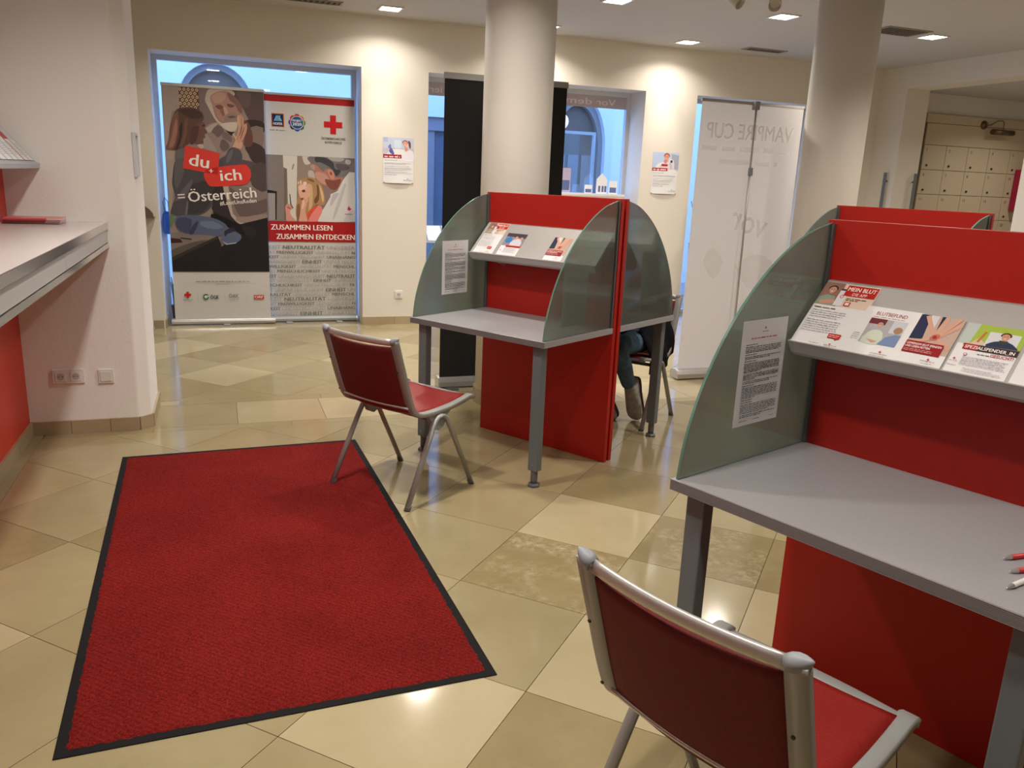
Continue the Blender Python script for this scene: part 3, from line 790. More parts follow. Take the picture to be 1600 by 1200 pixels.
def draw_mein(p, w, h):
    X = lambda u: -w / 2 + u * w
    Y = lambda v: h / 2 - v * h
    p.rect(X(0), X(1), Y(0.37), Y(0), (226, 205, 185))
    p.poly([(X(0), Y(0)), (X(0.36), Y(0)), (X(0.40), Y(0.37)), (X(0), Y(0.37))], (150, 110, 95))
    p.poly([(X(0), Y(0.37)), (X(0.02), Y(0.25)), (X(0.14), Y(0.20)), (X(0.30), Y(0.22)), (X(0.36), Y(0.37))], (140, 160, 140), 0)
    face(p, X(0.19), Y(0.12), w * 0.075, (40, 32, 30))
    p.poly([(X(0.08), Y(0.30)), (X(0.30), Y(0.27)), (X(0.33), Y(0.33)), (X(0.10), Y(0.36))], SKIN, 2)
    p.poly([(X(0.34), Y(0.10)), (X(0.49), Y(0.10)), (X(0.49), Y(0.36)), (X(0.34), Y(0.36))], (225, 222, 228)); p.rect(X(0.34), X(0.46), Y(0.115), Y(0.085), (70, 70, 80))
    p.disc(X(0.42), Y(0.21), w * 0.035, (200, 60, 70), 14); p.disc(X(0.42), Y(0.21), w * 0.022, (230, 226, 230), 14)
    p.rect(X(0.43), X(0.985), Y(0.19), Y(0.02), RED1)
    p.text('MEIN BLUT', X(0.46), Y(0.108), h * 0.062, (250, 245, 240), width=w * 0.50, bold=1)
    p.text('DIE APP', X(0.58), Y(0.178), h * 0.045, (250, 240, 235), width=w * 0.26)
    p.greek(X(0.52), X(0.88), Y(0.235), h * 0.016, (120, 80, 60), 1); p.greek(X(0.52), X(0.74), Y(0.26), h * 0.016, (120, 80, 60), 2)
    p.rect(X(0.53), X(0.64), Y(0.35), Y(0.285), RED1); p.rect(X(0.55), X(0.62), Y(0.338), Y(0.297), (240, 232, 225))
    p.greek(X(0.05), X(0.45), Y(0.425), h * 0.018, (120, 60, 60), 3)
    for k in range(10): p.greek(X(0.06), X(0.70), Y(0.47 + 0.034 * k + (0.02 if k > 3 else 0)), h * 0.011, (140, 135, 140), 10 + k, 0.3 if k in (3, 9) else 0.05)
    p.rect(X(0.60), X(0.82), Y(0.86), Y(0.79), RED1); p.poly([(X(0.72), Y(0.86)), (X(0.78), Y(0.86)), (X(0.77), Y(0.885))], RED1)
    p.greek(X(0.62), X(0.80), Y(0.82), h * 0.012, (240, 220, 215), 31); p.greek(X(0.62), X(0.78), Y(0.845), h * 0.012, (240, 220, 215), 32)
    p.cross(X(0.72), Y(0.95), h * 0.012); p.greek(X(0.62), X(0.85), Y(0.975), h * 0.010, (150, 120, 120), 33); p.greek(X(0.35), X(0.52), Y(0.975), h * 0.010, (150, 120, 120), 34)
    p.rect(X(0), X(0.55), Y(1.0), Y(0.985), (245, 240, 240))
def draw_befund(p, w, h):
    X = lambda u: -w / 2 + u * w
    Y = lambda v: h / 2 - v * h
    p.text('BLUTBEFUND', X(0.5), Y(0.17), h * 0.075, (160, 50, 48), width=w * 0.55, align='c', bold=0.5)
    p.greek(X(0.2), X(0.76), Y(0.215), h * 0.02, (190, 130, 125), 4)
    p.rect(X(0.18), X(0.84), Y(0.76), Y(0.24), (176, 172, 178))
    p.rect(X(0.18), X(0.48), Y(0.36), Y(0.24), (110, 40, 55)); p.rect(X(0.60), X(0.84), Y(0.5), Y(0.24), (205, 205, 212), new=False)
    p.poly([(X(0.22), Y(0.76)), (X(0.26), Y(0.55)), (X(0.38), Y(0.47)), (X(0.52), Y(0.52)), (X(0.56), Y(0.76))], (205, 212, 198), 2)
    face(p, X(0.40), Y(0.36), w * 0.055, (80, 55, 42))
    p.poly([(X(0.52), Y(0.76)), (X(0.60), Y(0.6)), (X(0.74), Y(0.52)), (X(0.84), Y(0.52)), (X(0.84), Y(0.76))], (120, 140, 180), 0)
    p.disc(X(0.75), Y(0.43), w * 0.075, (170, 130, 100), 14); p.poly([(X(0.3), Y(0.68)), (X(0.5), Y(0.70)), (X(0.42), Y(0.75))], SKIN)
    for k in range(4): p.greek(X(0.02), X(0.15), Y(0.60 + 0.04 * k), h * 0.012, (150, 145, 150), 40 + k)
    p.cross(X(0.66), Y(0.90), h * 0.022); p.greek(X(0.5), X(0.8), Y(0.945), h * 0.012, (140, 120, 120), 6); p.greek(X(0.5), X(0.76), Y(0.985), h * 0.012, (150, 140, 140), 7)
def draw_hands(p, w, h):
    X = lambda u: -w / 2 + u * w
    Y = lambda v: h / 2 - v * h
    p.rect(X(0), X(1), Y(0.76), Y(0), (196, 170, 156))
    p.poly([(X(0), Y(0)), (X(0.22), Y(0)), (X(0.30), Y(0.5)), (X(0), Y(0.52))], (40, 48, 78)); p.poly([(X(0.22), Y(0)), (X(0.42), Y(0)), (X(0.42), Y(0.34))], (215, 215, 220)); p.poly([(X(0.48), Y(0)), (X(0.56), Y(0)), (X(0.50), Y(0.3))], (38, 42, 60))
    for (ax, ay), (bx, by) in (((0.16, 0.02), (0.52, 0.42)), ((0.62, 0.0), (0.55, 0.40)), ((0.98, 0.12), (0.60, 0.43)), ((0.98, 0.62), (0.58, 0.46)), ((0.05, 0.62), (0.50, 0.46)), ((0.9, 0.0), (0.6, 0.4))):
        p.line((X(ax), Y(ay)), (X(bx), Y(by)), w * 0.10, (214, 165, 142)); p.disc(X(bx), Y(by), w * 0.055, (196, 110, 100), 10)
    p.disc(X(0.55), Y(0.43), w * 0.05, (170, 40, 45), 12)
    p.poly([(X(0.0), Y(0.56)), (X(0.84), Y(0.56)), (X(0.86), Y(0.60)), (X(0.86), Y(0.80)), (X(0.0), Y(0.80))], (150, 22, 28))
    p.text('GEMEINSAM BLUT SPENDEN', X(0.03), Y(0.635), h * 0.042, (250, 240, 238), width=w * 0.79, bold=1)
    p.text('UND LEBEN RETTEN', X(0.03), Y(0.695), h * 0.042, (250, 240, 238), width=w * 0.56, bold=1)
    for k in range(2): p.greek(X(0.03), X(0.8), Y(0.735 + 0.03 * k), h * 0.014, (225, 180, 178), 50 + k, 0.2)
    p.cross(X(0.68), Y(0.88), h * 0.020); p.greek(X(0.52), X(0.86), Y(0.92), h * 0.012, (140, 110, 110), 8); p.greek(X(0.55), X(0.8), Y(0.965), h * 0.012, (150, 140, 140), 9)
def draw_spez(p, w, h):
    X = lambda u: -w / 2 + u * w
    Y = lambda v: h / 2 - v * h
    p.rect(X(0.0), X(1), Y(0.42), Y(0), (165, 190, 75))
    p.poly([(X(0), Y(0)), (X(0.22), Y(0)), (X(0.18), Y(0.42)), (X(0), Y(0.42))], (190, 200, 195)); p.poly([(X(0.42), Y(0.12)), (X(0.92), Y(0.12)), (X(0.92), Y(0.42)), (X(0.42), Y(0.42))], (215, 218, 222))
    p.poly([(X(0.18), Y(0.42)), (X(0.3), Y(0.27)), (X(0.42), Y(0.36)), (X(0.42), Y(0.42))], (215, 195, 170)); p.line((X(0.3), Y(0.36)), (X(0.36), Y(0.14)), w * 0.04, (200, 110, 60))
    p.poly([(X(0.46), Y(0.42)), (X(0.5), Y(0.33)), (X(0.62), Y(0.28)), (X(0.78), Y(0.28)), (X(0.90), Y(0.34)), (X(0.94), Y(0.42))], (45, 55, 85), 2)
    p.rect(X(0.62), X(0.76), Y(0.33), Y(0.26), (60, 65, 60)); face(p, X(0.69), Y(0.19), w * 0.075, (70, 42, 32))
    p.poly([(X(0.1), Y(0.42)), (X(1), Y(0.40)), (X(1), Y(0.45)), (X(0.1), Y(0.45))], (120, 112, 108))
    p.rect(X(0.12), X(0.36), Y(0.53), Y(0.415), (170, 25, 28)); p.rect(X(0.36), X(1), Y(0.53), Y(0.415), (62, 45, 46), new=False)
    p.text('SPEZIALSPENDER_IN', X(0.15), Y(0.505), h * 0.062, (248, 244, 242), width=w * 0.80, bold=1)
    p.text('GESUCHT!', X(0.97), Y(0.605), h * 0.058, (185, 40, 40), width=w * 0.36, align='r', bold=0.6)
    p.greek(X(0.40), X(0.60), Y(0.60), h * 0.016, (70, 60, 70), 60)
    p.disc(X(0.22), Y(0.63), w * 0.03, (185, 70, 70), 14); p.disc(X(0.22), Y(0.63), w * 0.02, (228, 226, 228), 14)
    for k in range(7): p.greek(X(0.2), X(0.95), Y(0.68 + 0.026 * k), h * 0.010, (130, 125, 145), 61 + k, 0.1)
    p.cross(X(0.09), Y(0.74), h * 0.02); p.greek(X(0.02), X(0.16), Y(0.79), h * 0.011, (140, 110, 110), 70); p.greek(X(0.02), X(0.18), Y(0.87), h * 0.011, (140, 130, 130), 71)
    for k in range(3): p.greek(X(0.3), X(0.95), Y(0.90 + 0.03 * k), h * 0.010, (150, 130, 140), 75 + k, 0.4)
def draw_plain(p, w, h):
    for k in range(6): p.greek(-w / 2 + w * 0.1, w / 2 - w * 0.1, h / 2 - h * (0.35 + 0.05 * k), h * 0.012, (140, 135, 145), 80 + k, 0.3)
    p.rect(-w / 2 + w * 0.1, w / 2 - w * 0.1, h / 2 - h * 0.2, h / 2 - h * 0.08, (200, 200, 206))
def draw_blue(p, w, h):
    X = lambda u: -w / 2 + u * w
    Y = lambda v: h / 2 - v * h
    p.rect(X(0), X(1), Y(0.58), Y(0), (150, 140, 150)); p.poly([(X(0), Y(0)), (X(1), Y(0)), (X(1), Y(0.2)), (X(0), Y(0.15))], (70, 60, 75))
    p.disc(X(0.22), Y(0.32), w * 0.17, (60, 125, 185), 16); p.poly([(X(0.4), Y(0.58)), (X(0.45), Y(0.3)), (X(0.8), Y(0.25)), (X(0.95), Y(0.58))], (205, 205, 215), 2)
    face(p, X(0.55), Y(0.2), w * 0.09); face(p, X(0.82), Y(0.22), w * 0.08, (90, 60, 40))
    p.rect(X(0.25), X(1), Y(0.64), Y(0.56), (180, 40, 40))
    for k in range(5): p.greek(X(0.25), X(0.92), Y(0.70 + 0.045 * k), h * 0.016, (140, 130, 140), 85 + k, 0.2)
    p.cross(X(0.12), Y(0.8), h * 0.025)
leaflet(nb, -0.424, -0.262, 0.004, 0.229, 'tall leaflet headed MEIN BLUT DIE APP on the nearest shelf', draw_mein)
leaflet(nb, -0.268, -0.118, 0.068, 0.2285, 'white BLUTBEFUND leaflet with a nurse photo on the nearest shelf', draw_befund, 0.0016)
leaflet(nb, -0.121, -0.012, 0.071, 0.2275, 'leaflet with joined hands reading GEMEINSAM BLUT SPENDEN on the nearest shelf', draw_hands, 0.0028)
leaflet(nb, -0.006, 0.133, 0.073, 0.2275, 'green topped SPEZIALSPENDER_IN GESUCHT leaflet on the nearest shelf', draw_spez, 0.0)
leaflet(nb, 0.142, 0.28, 0.073, 0.2275, 'white leaflet cut by the right picture edge on the nearest shelf', draw_plain)
leaflet(booth_far, -0.405, -0.262, 0.0, 0.223, 'tall red and white app leaflet at the left of the far shelf', draw_mein)
leaflet(booth_far, -0.235, -0.098, 0.064, 0.2225, 'leaflet with a blue globe picture on the far shelf', draw_blue)
leaflet(booth_far, 0.090, 0.208, 0.064, 0.2225, 'leaflet with joined hands on the right of the far shelf', draw_hands)

# pens on the nearest desk
def pen(u0, v0, ang, label, body, grip):
    t = thing('ballpoint_pen', label, 'pen', group='pens on the nearest desk')
    MB().lathe([(0.0055, 0.022), (0.0055, 0.125), (0.005, 0.13)], 14).build('barrel', body, t)
    MB().lathe([(0.0008, 0.0), (0.002, 0.004), (0.0052, 0.020), (0.0054, 0.0225)], 14).build('tip', mat('pen_metal', (0.55, 0.53, 0.5), 0.3, 0.6), t)
    MB().lathe([(0.0028, 0.13), (0.0028, 0.142)], 10).build('button', mat('pen_metal', (0.55, 0.53, 0.5), 0.3, 0.6), t)
    MB().box(-0.0022, 0.0022, 0.0055, 0.0085, 0.085, 0.128).build('clip', grip, t)
    M = booth_mat(nb) @ Matrix.Translation((u0, -v0, DZ + 0.0060)) @ Matrix.Rotation(ang, 4, 'Z') @ Matrix.Rotation(R(90), 4, 'Y')
    place(t, M)
PR = mat('pen_red', (0.55, 0.03, 0.03), 0.35); PW = mat('pen_white', (0.72, 0.70, 0.68), 0.35)
pen(0.268, 0.386, R(68), 'red pen farthest from the front edge of the nearest desk', PR, PW)
pen(0.301, 0.444, R(66), 'middle one of three pens, red with a silver tip', PR, PW)
pen(0.327, 0.528, R(82), 'white pen nearest to the front edge of the desk', PW, PW)

# ------------------------------------------------------------------ chairs
RAIL = [(-0.288, 0.800), (-0.270, 0.742), (-0.244, 0.66), (-0.214, 0.565), (-0.190, 0.498), (-0.172, 0.462), (-0.148, 0.438), (-0.112, 0.427), (-0.05, 0.424), (0.03, 0.427), (0.10, 0.433), (0.17, 0.444), (0.215, 0.454), (0.238, 0.455), (0.252, 0.446)]
def smooth_path(pts, n=3):
    out = []
    for i in range(len(pts) - 1):
        p0, p1, p2, p3 = pts[max(i - 1, 0)], pts[i], pts[i + 1], pts[min(i + 2, len(pts) - 1)]
        for j in range(n):
            q = j / n
            out.append(tuple(0.5 * (2 * p1[d] + (p2[d] - p0[d]) * q + (2 * p0[d] - 5 * p1[d] + 4 * p2[d] - p3[d]) * q * q + (3 * p1[d] - p0[d] - 3 * p2[d] + p3[d]) * q ** 3) for d in range(len(p1))))
    out.append(pts[-1]); return out
def pad(path, halfw, bow, thick, offs, ny=10):
    """sheet between the rails following a side path; bow(t,s) pushes the middle; offs along the path normal"""
    n = len(path); front, back = [], []
    for i, (x, z) in enumerate(path):
        a, b = path[max(i - 1, 0)], path[min(i + 1, n - 1)]
        tx, tz = b[0] - a[0], b[1] - a[1]; l = math.hypot(tx, tz); nx, nz = -tz / l, tx / l      # normal: towards sitter
        for j in range(ny + 1):
            y = -halfw + 2 * halfw * j / ny; q = bow * (1 - (y / halfw) ** 2)
            front.append((x + nx * (offs + thick / 2 - q), y, z + nz * (offs + thick / 2 - q)))
            back.append((x + nx * (offs - thick / 2 - q), y, z + nz * (offs - thick / 2 - q)))
    k = ny + 1; mb = MB(); fs = []; fb = []; N = len(front)
    for i in range(n - 1):
        for j in range(ny):
            a = i * k + j
            fs.append((a, a + 1, a + k + 1, a + k)); fb.append((N + a, N + a + k, N + a + k + 1, N + a + 1))
    side = []
    for i in range(n - 1): side += [(i * k, (i + 1) * k, N + (i + 1) * k, N + i * k), (i * k + ny, N + i * k + ny, N + (i + 1) * k + ny, (i + 1) * k + ny)]
    for j in range(ny): side += [(j, N + j, N + j + 1, j + 1), ((n - 1) * k + j, (n - 1) * k + j + 1, N + (n - 1) * k + j + 1, N + (n - 1) * k + j)]
    mb.add(front + back, fs + fb + side, 0, True)
    return mb
def make_chair(label):
    t = thing('stacking_chair', label, 'chair', group='red chairs with aluminium frames')
    rail = smooth_path(RAIL, 3)
    HW = 0.222
    sec = [(-0.009, -0.020), (0.009, -0.020), (0.0115, -0.016), (0.0115, 0.016), (0.009, 0.020), (-0.009, 0.020)]
    back = [p for p in rail if p[1] > 0.455 and p[0] < 0]; seat = [p for p in rail if p[0] > -0.165]
    pad(back[2:], 0.209, 0.024, 0.014, 0.002).build('backrest', M_FABRIC, t)
    pad(seat[:-6], 0.209, 0.010, 0.018, 0.004).build('seat', M_LEATHER, t)
    for s in (-1, 1):
        r = MB().sweep([(x, s * HW, z) for x, z in rail], [(a * s, b) for a, b in sec], (0, 1, 0) if False else (0, s, 0)).build('side_rail', M_ALUM, t)
        MB().sweep([(x, s * (HW - 0.0105), z) for x, z in rail[2:16]], [(a_ * s, b_) for a_, b_ in [(-0.002, -0.0205), (0.002, -0.0205), (0.002, -0.013), (-0.002, -0.013)]], (0, s, 0), 0, False).build('rail_slot', M_DARK, r)
        # grey cap on the upper end of the rail
        MB().lathe([(0.0150, -0.016), (0.0170, -0.004), (0.0160, 0.006), (0.0115, 0.017), (0.0055, 0.026), (0.0010, 0.031)], 14).build('end_cap', M_CAP, r, (-0.286, s * (HW - 0.002), 0.797), (R(-62 * s), 0, 0))
        for q in (6, 12):
            MB().lathe([(0.004, 0), (0.004, 0.003)], 8).build('screw', M_DARK, r, (rail[q][0] - 0.021, s * HW, rail[q][1] - 0.005), (0, R(-105), 0))
    def bowed(x, z, bow, hw, n=12): return [(x - bow * (1 - (2 * i / n - 1) ** 2), -hw + 2 * hw * i / n, z) for i in range(n + 1)]
    oval = [(0.0085 * math.cos(2 * math.pi * j / 12), 0.0155 * math.sin(2 * math.pi * j / 12)) for j in range(12)]
    MB().sweep(bowed(-0.284, 0.788, 0.024, HW - 0.012), oval, (0, 0, 1)).build('top_rail', M_ALU, t)
    MB().tube(bowed(-0.186, 0.470, 0.022, HW - 0.008), 0.006, 8).build('lower_rail', M_ALU, t)
    fr = smooth_path([(0.200, -HW + 0.008, 0.449), (0.212, -0.1, 0.446), (0.214, 0, 0.445), (0.212, 0.1, 0.446), (0.200, HW - 0.008, 0.449)], 3)
    MB().sweep([(x + 0.028, y, z) for x, y, z in fr], [(0.022 * math.cos(2 * math.pi * j / 12), 0.008 * math.sin(2 * math.pi * j / 12)) for j in range(12)], (0, 0, 1)).build('front_rail', M_ALUM, t)
    for s in (-1, 1):
        rear, front = (-0.233, s * 0.256, 0.0), (0.233, s * 0.248, 0.0)
        y1 = s * 0.243
        path = [(-0.233, s * 0.256, 0.012), (-0.066, s * 0.246, 0.335), (-0.052, y1, 0.362), (-0.038, y1, 0.386), (-0.018, y1, 0.402), (0.004, y1, 0.406), (0.026, y1, 0.400), (0.044, y1, 0.383), (0.056, y1, 0.362), (0.070, s * 0.245, 0.335), (0.233, s * 0.248, 0.012)]
        lg = MB().sweep(path, [(0.0105 * math.cos(2 * math.pi * j / 12), 0.015 * math.sin(2 * math.pi * j / 12)) for j in range(12)], (0, 1, 0)).build('leg_arch', M_ALUM, t)
        for x, y, z in (rear, front):
            sx = 1 if x < 0 else -1
            MB().tube([(x - 0.003 * sx, y, 0.0), (x + 0.010 * sx, y, 0.024)], 0.0125, 10, (0, 1, 0), 0, 0.017).build('foot_cap', M_LEGD, lg)
        MB().prism([(-0.075, 0.418), (0.095, 0.428), (0.06, 0.395), (0.035, 0.345), (0.0, 0.330), (-0.032, 0.345), (-0.05, 0.38)], 'y', min(s * 0.205, s * 0.234), max(s * 0.205, s * 0.234)).build('bracket', M_CAP, t, bevel=0.003)
    MB().tube([(0.0, -0.21, 0.375), (0.0, 0.21, 0.375)], 0.011).build('cross_bar', M_LEGD, t)
    return t
chair = make_chair('red chair with silver frame at the far booth, one foot on the mat')
put(chair, 0.806, 3.752, R(33.6))
ch2 = put(copy_tree(chair), 0.988, 1.194, R(22.25)); ch2['label'] = 'nearest red chair with silver frame, cut by the lower picture edge'
ch3 = put(copy_tree(chair), 2.47, 4.625, R(217.5)); ch3['label'] = 'silver framed chair the person sits on behind the far booth'

# ------------------------------------------------------------------ mat
MW, ML = 1.222, 2.405
t = thing('floor_mat', 'large red carpet mat with a black rubber border', 'mat', (0.106, 3.273, 0), R(1.65))
bd = 0.028
MB().box(-MW / 2, MW / 2, -ML / 2, ML / 2, 0.0, 0.0035).build('rubber_border', M_RUBBER, t, bevel=0.0015)
nx, ny = 110, 220; rnd = random.Random(2); vs = []; fs = []
for j in range(ny + 1):
    for i in range(nx + 1):
        u, v = i / nx, j / ny
        e = min(i, nx - i, j, ny - j)
        x = -MW / 2 + bd + (MW - 2 * bd) * u + rnd.uniform(-1, 1) * 0.0035; y = -ML / 2 + bd + (ML - 2 * bd) * v + rnd.uniform(-1, 1) * 0.0035
        z = 0.0036 if e == 0 else 0.0072 + rnd.uniform(-1, 1) * 0.0011 + 0.0005 * math.sin((i + 2 * j) * 1.4)
        vs.append((x, y, z))
for j in range(ny):
    for i in range(nx):
        a = j * (nx + 1) + i; fs.append((a, a + 1, a + nx + 2, a + nx + 1))
m_pile = mat('carpet_pile', (0.29, 0.019, 0.016), 0.95, spec=0.1, bump=(420, 1.0))
nt = m_pile.node_tree; bs = nt.nodes['Principled BSDF']; tcn = [n_ for n_ in nt.nodes if n_.type == 'TEX_COORD'][0]
def pile_factor(node, out, lo, hi, a, b):
    nt.links.new(tcn.outputs['Object'], node.inputs['Vector']); mr = nt.nodes.new('ShaderNodeMapRange')
    for k_, v_ in enumerate((lo, hi, a, b)): mr.inputs[k_ + 1].default_value = v_
    nt.links.new(node.outputs[out], mr.inputs[0]); return mr.outputs[0]
n1 = nt.nodes.new('ShaderNodeTexNoise'); n1.inputs['Scale'].default_value = 170; n1.inputs['Detail'].default_value = 3
n2_ = nt.nodes.new('ShaderNodeTexNoise'); n2_.inputs['Scale'].default_value = 2.6; n2_.inputs['Detail'].default_value = 5
wv = nt.nodes.new('ShaderNodeTexWave'); wv.bands_direction = 'DIAGONAL'; wv.inputs['Scale'].default_value = 26; wv.inputs['Distortion'].default_value = 2.5; wv.inputs['Detail'].default_value = 3
fa = pile_factor(n1, 'Fac', 0.3, 0.7, 0.55, 1.45); fb = pile_factor(n2_, 'Fac', 0.35, 0.7, 1.08, 0.84); fc = pile_factor(wv, 'Fac', 0, 1, 0.88, 1.10)
m_a = nt.nodes.new('ShaderNodeMath'); m_a.operation = 'MULTIPLY'; m_b = nt.nodes.new('ShaderNodeMath'); m_b.operation = 'MULTIPLY'
nt.links.new(fa, m_a.inputs[0]); nt.links.new(fb, m_a.inputs[1]); nt.links.new(m_a.outputs[0], m_b.inputs[0]); nt.links.new(fc, m_b.inputs[1])
sc_ = nt.nodes.new('ShaderNodeVectorMath'); sc_.operation = 'SCALE'; sc_.inputs[0].default_value = (0.29, 0.019, 0.016)
nt.links.new(m_b.outputs[0], sc_.inputs['Scale']); nt.links.new(sc_.outputs[0], bs.inputs['Base Color'])
pile = MB(); pile.add(vs, fs, 0, True); po = pile.build('pile', m_pile, t); po['kind'] = 'stuff'

# ------------------------------------------------------------------ left wall: panel, counter, shelf
rp = MB().box(AL - 0.012, AL, -1.6, 4.95, 0.0, 1.68).build('wall_panel', M_REDW, bevel=0.001)
tag(rp, 'red wall panel behind the long counter at the left edge', 'wall panel')
t = thing('wall_counter', 'long grey wall counter with drawers, at the left edge', 'counter', (0, 0, 0))
CA = -0.577
top = MB().box(AL, CA - 0.004, -1.2, 4.95, 1.150, 1.187).build('worktop', mat('counter_top', (0.62, 0.58, 0.57), 0.22), t)
MB().box(CA - 0.004, CA, -1.2, 4.949, 1.150, 1.187).build('edge_strip', M_CHROME, top)
MB().box(AL, CA - 0.02, -1.2, 4.948, 1.052, 1.150).build('carcass', M_ALUM, t)
y = 4.945
for k in range(5):
    y0 = y - 1.33
    MB().box(CA - 0.02, CA - 0.006, y0 + 0.002, y - 0.002, 1.080, 1.146).build('drawer_front', mat('counter_front', (0.44, 0.43, 0.42), 0.4), t)
    y = y0
MB().box(CA - 0.02, CA - 0.002, -1.2, 4.948, 1.052, 1.077).build('lower_rail', M_CHROME, t)
# magazines lying on the counter
mags = [(0.0, 1.1885, (0.55, 0.40, 0.16), (0.35, 0.05, 0.08)), (0.012, 1.196, (0.32, 0.05, 0.10), (0.40, 0.06, 0.10)), (0.02, 1.2035, (0.55, 0.07, 0.08), (0.62, 0.12, 0.12)), (0.028, 1.211, (0.60, 0.10, 0.10), (0.7, 0.2, 0.18))]
LB = ['bottom magazine with a golden spine in the counter stack', 'dark red magazine, second from below in the counter stack', 'red magazine, third from below in the counter stack', 'topmost red and white magazine on the counter']
for k, (dx, z, c1, c2) in enumerate(mags):
    t = thing('magazine', LB[k], 'magazine', (-0.880 + dx * 0.3, 4.77 - dx, z), R(1.5 * k - 2), 'magazines on the counter')
    MB().box(-0.135, 0.115, -0.085, 0.085, 0.0005, 0.0062).build('pages', M_PAPER, t)
    MB().box(-0.137, 0.117, -0.087, 0.087, 0.0062, 0.0070).box(-0.137, 0.117, -0.087, 0.087, -0.0004, 0.0005).build('cover', mat('mag_cover_%d' % k, c2, 0.3), t)
    MB().box(-0.140, 0.05, -0.0885, -0.087, -0.0004, 0.0070).build('spine', mat('mag_spine_%d' % k, c1, 0.3), t)
# sloping leaflet shelf on the left wall
t = thing('leaflet_shelf', 'grey sloping leaflet shelf above the counter at the left edge', 'shelf', (0, 0, 0))
prof = [(-1.049, 1.668), (-1.046, 1.672), (-0.890, 1.487), (-0.878, 1.487), (-0.874, 1.478), (-0.878, 1.457), (-0.905, 1.457), (-0.905, 1.463), (-0.884, 1.463), (-0.884, 1.475), (-0.893, 1.478), (-1.049, 1.660)]
MB().prism(prof, 'y', -1.0, 4.948).build('shelf_plate', mat('shelf_blue_grey', (0.46, 0.50, 0.55), 0.35, 0.4), t)
MB().box(-1.049, -0.905, -1.0, 4.948, 1.457, 1.463).build('shelf_floor', M_SHELF, t)
dirv = Vector((-0.156, 0, 0.185)).normalized(); 
cols = [('white', (215, 212, 215)), ('red', (190, 40, 50)), ('white', (225, 222, 225)), ('grey', (170, 165, 175)), ('pale', (225, 215, 210)), ('white', (222, 222, 228))]
LL = ['leaflet nearest the pier on the left wall shelf', 'white leaflet with a red stripe on the left wall shelf', 'third leaflet from the pier on the left wall shelf', 'fourth leaflet from the pier on the left wall shelf', 'fifth leaflet from the pier on the left wall shelf', 'sixth leaflet from the pier on the left wall shelf']
yy = 4.90
for k in range(6):
    w = 0.105
    t = thing('wall_leaflet', LL[k], 'leaflet', group='leaflets on the left wall shelf')
    h = 0.21
    MB().box(-w / 2, w / 2, -h / 2, h / 2, -0.001, 0).build('sheet', M_PAPER, t)
    p = Print(); p.rect(-w / 2, w / 2, h * 0.1, h / 2, cols[k][1]); p.rect(-w / 2, -w / 2 + w * 0.14, -h / 2, h / 2, (190, 40, 50) if k == 1 else (205, 200, 205))
    for q in range(7): p.greek(-w * 0.3, w * 0.42, -h * 0.02 - q * h * 0.055, h * 0.014, (130, 125, 135), 100 + k * 9 + q, 0.3)
    p.build('printed_face', t, False)
    xa = Vector((0, 1, 0)); up = dirv; n = xa.cross(up)
    c = Vector((-0.893, 0, 1.4915)) + dirv * (h / 2 + 0.004) + n * 0.004
    M = Matrix(((xa.x, up.x, n.x, c.x), (xa.y, up.y, n.y, yy - w / 2), (xa.z, up.z, n.z, c.z), (0, 0, 0, 1)))
    place(t, M); yy -= w + 0.012

# sockets
def plate(name, label, cat, x, y, z, w=0.081, kind='socket', n=1, rz=0.0, group=None):
    t = thing(name, label, cat, (x, y, z), rz, group)
    MB().box(-w * n / 2 * 0.985, w * n / 2 * 0.985, -0.010, 0, -w / 2, w / 2).build('cover_plate', M_WHITEP, t, bevel=0.002)
    for k in range(n):
        cx = (k - (n - 1) / 2) * w * 0.94
        if kind == 'socket':
            s = MB().box(cx - 0.027, cx + 0.027, -0.0125, -0.010, -0.027, 0.027).build('insert', M_WHITEP, t, bevel=0.001)
            MB().lathe([(0.019, 0), (0.019, 0.0006)], 24).build('well', mat('socket_well', (0.50, 0.48, 0.45), 0.5), s, (cx, -0.0125, 0), (R(90), 0, 0))
            for q in (-1, 1): MB().lathe([(0.0026, 0), (0.0026, 0.0010)], 10).build('pin_hole', M_DARK, s, (cx + q * 0.0095, -0.0125, 0), (R(90), 0, 0))
            for q in (-1, 1): MB().box(cx - 0.003, cx + 0.003, -0.0136, -0.0125, q * 0.0165 - 0.002, q * 0.0165 + 0.002).build('earth_clip', M_ALU, s)
        else:
            MB().box(cx - 0.029, cx + 0.029, -0.014, -0.010, -0.029, 0.029).build('rocker', M_WHITEP, t, bevel=0.002)
plate('wall_socket', 'white double socket low on the pier wall', 'socket', -0.838, 4.95, 0.334, n=2)
plate('light_switch', 'white blank switch plate low on the pier wall right of the sockets', 'switch', -0.648, 4.95, 0.328, kind='switch')
plate('wall_socket', 'white single socket on the back wall right of the banners', 'socket', 1.699, BW0, 0.304)

# picture frame on the pier side
t = thing('framed_notice', 'thin silver notice frame on the narrow side of the pier', 'frame', (-0.43, 5.085, 1.548), R(90))
fw, fh = 0.17, 0.235
fr = MB(); k = 0.014
fr.box(-fw / 2, fw / 2, -0.016, 0, -fh / 2, -fh / 2 + k).box(-fw / 2, fw / 2, -0.016, 0, fh / 2 - k, fh / 2).box(-fw / 2, -fw / 2 + k, -0.016, 0, -fh / 2 + k, fh / 2 - k).box(fw / 2 - k, fw / 2, -0.016, 0, -fh / 2 + k, fh / 2 - k)
fr.build('frame', M_FRAME, t)
MB().box(-fw / 2 + k, fw / 2 - k, -0.006, -0.001, -fh / 2 + k, fh / 2 - k).build('sheet', M_PAPER, t)

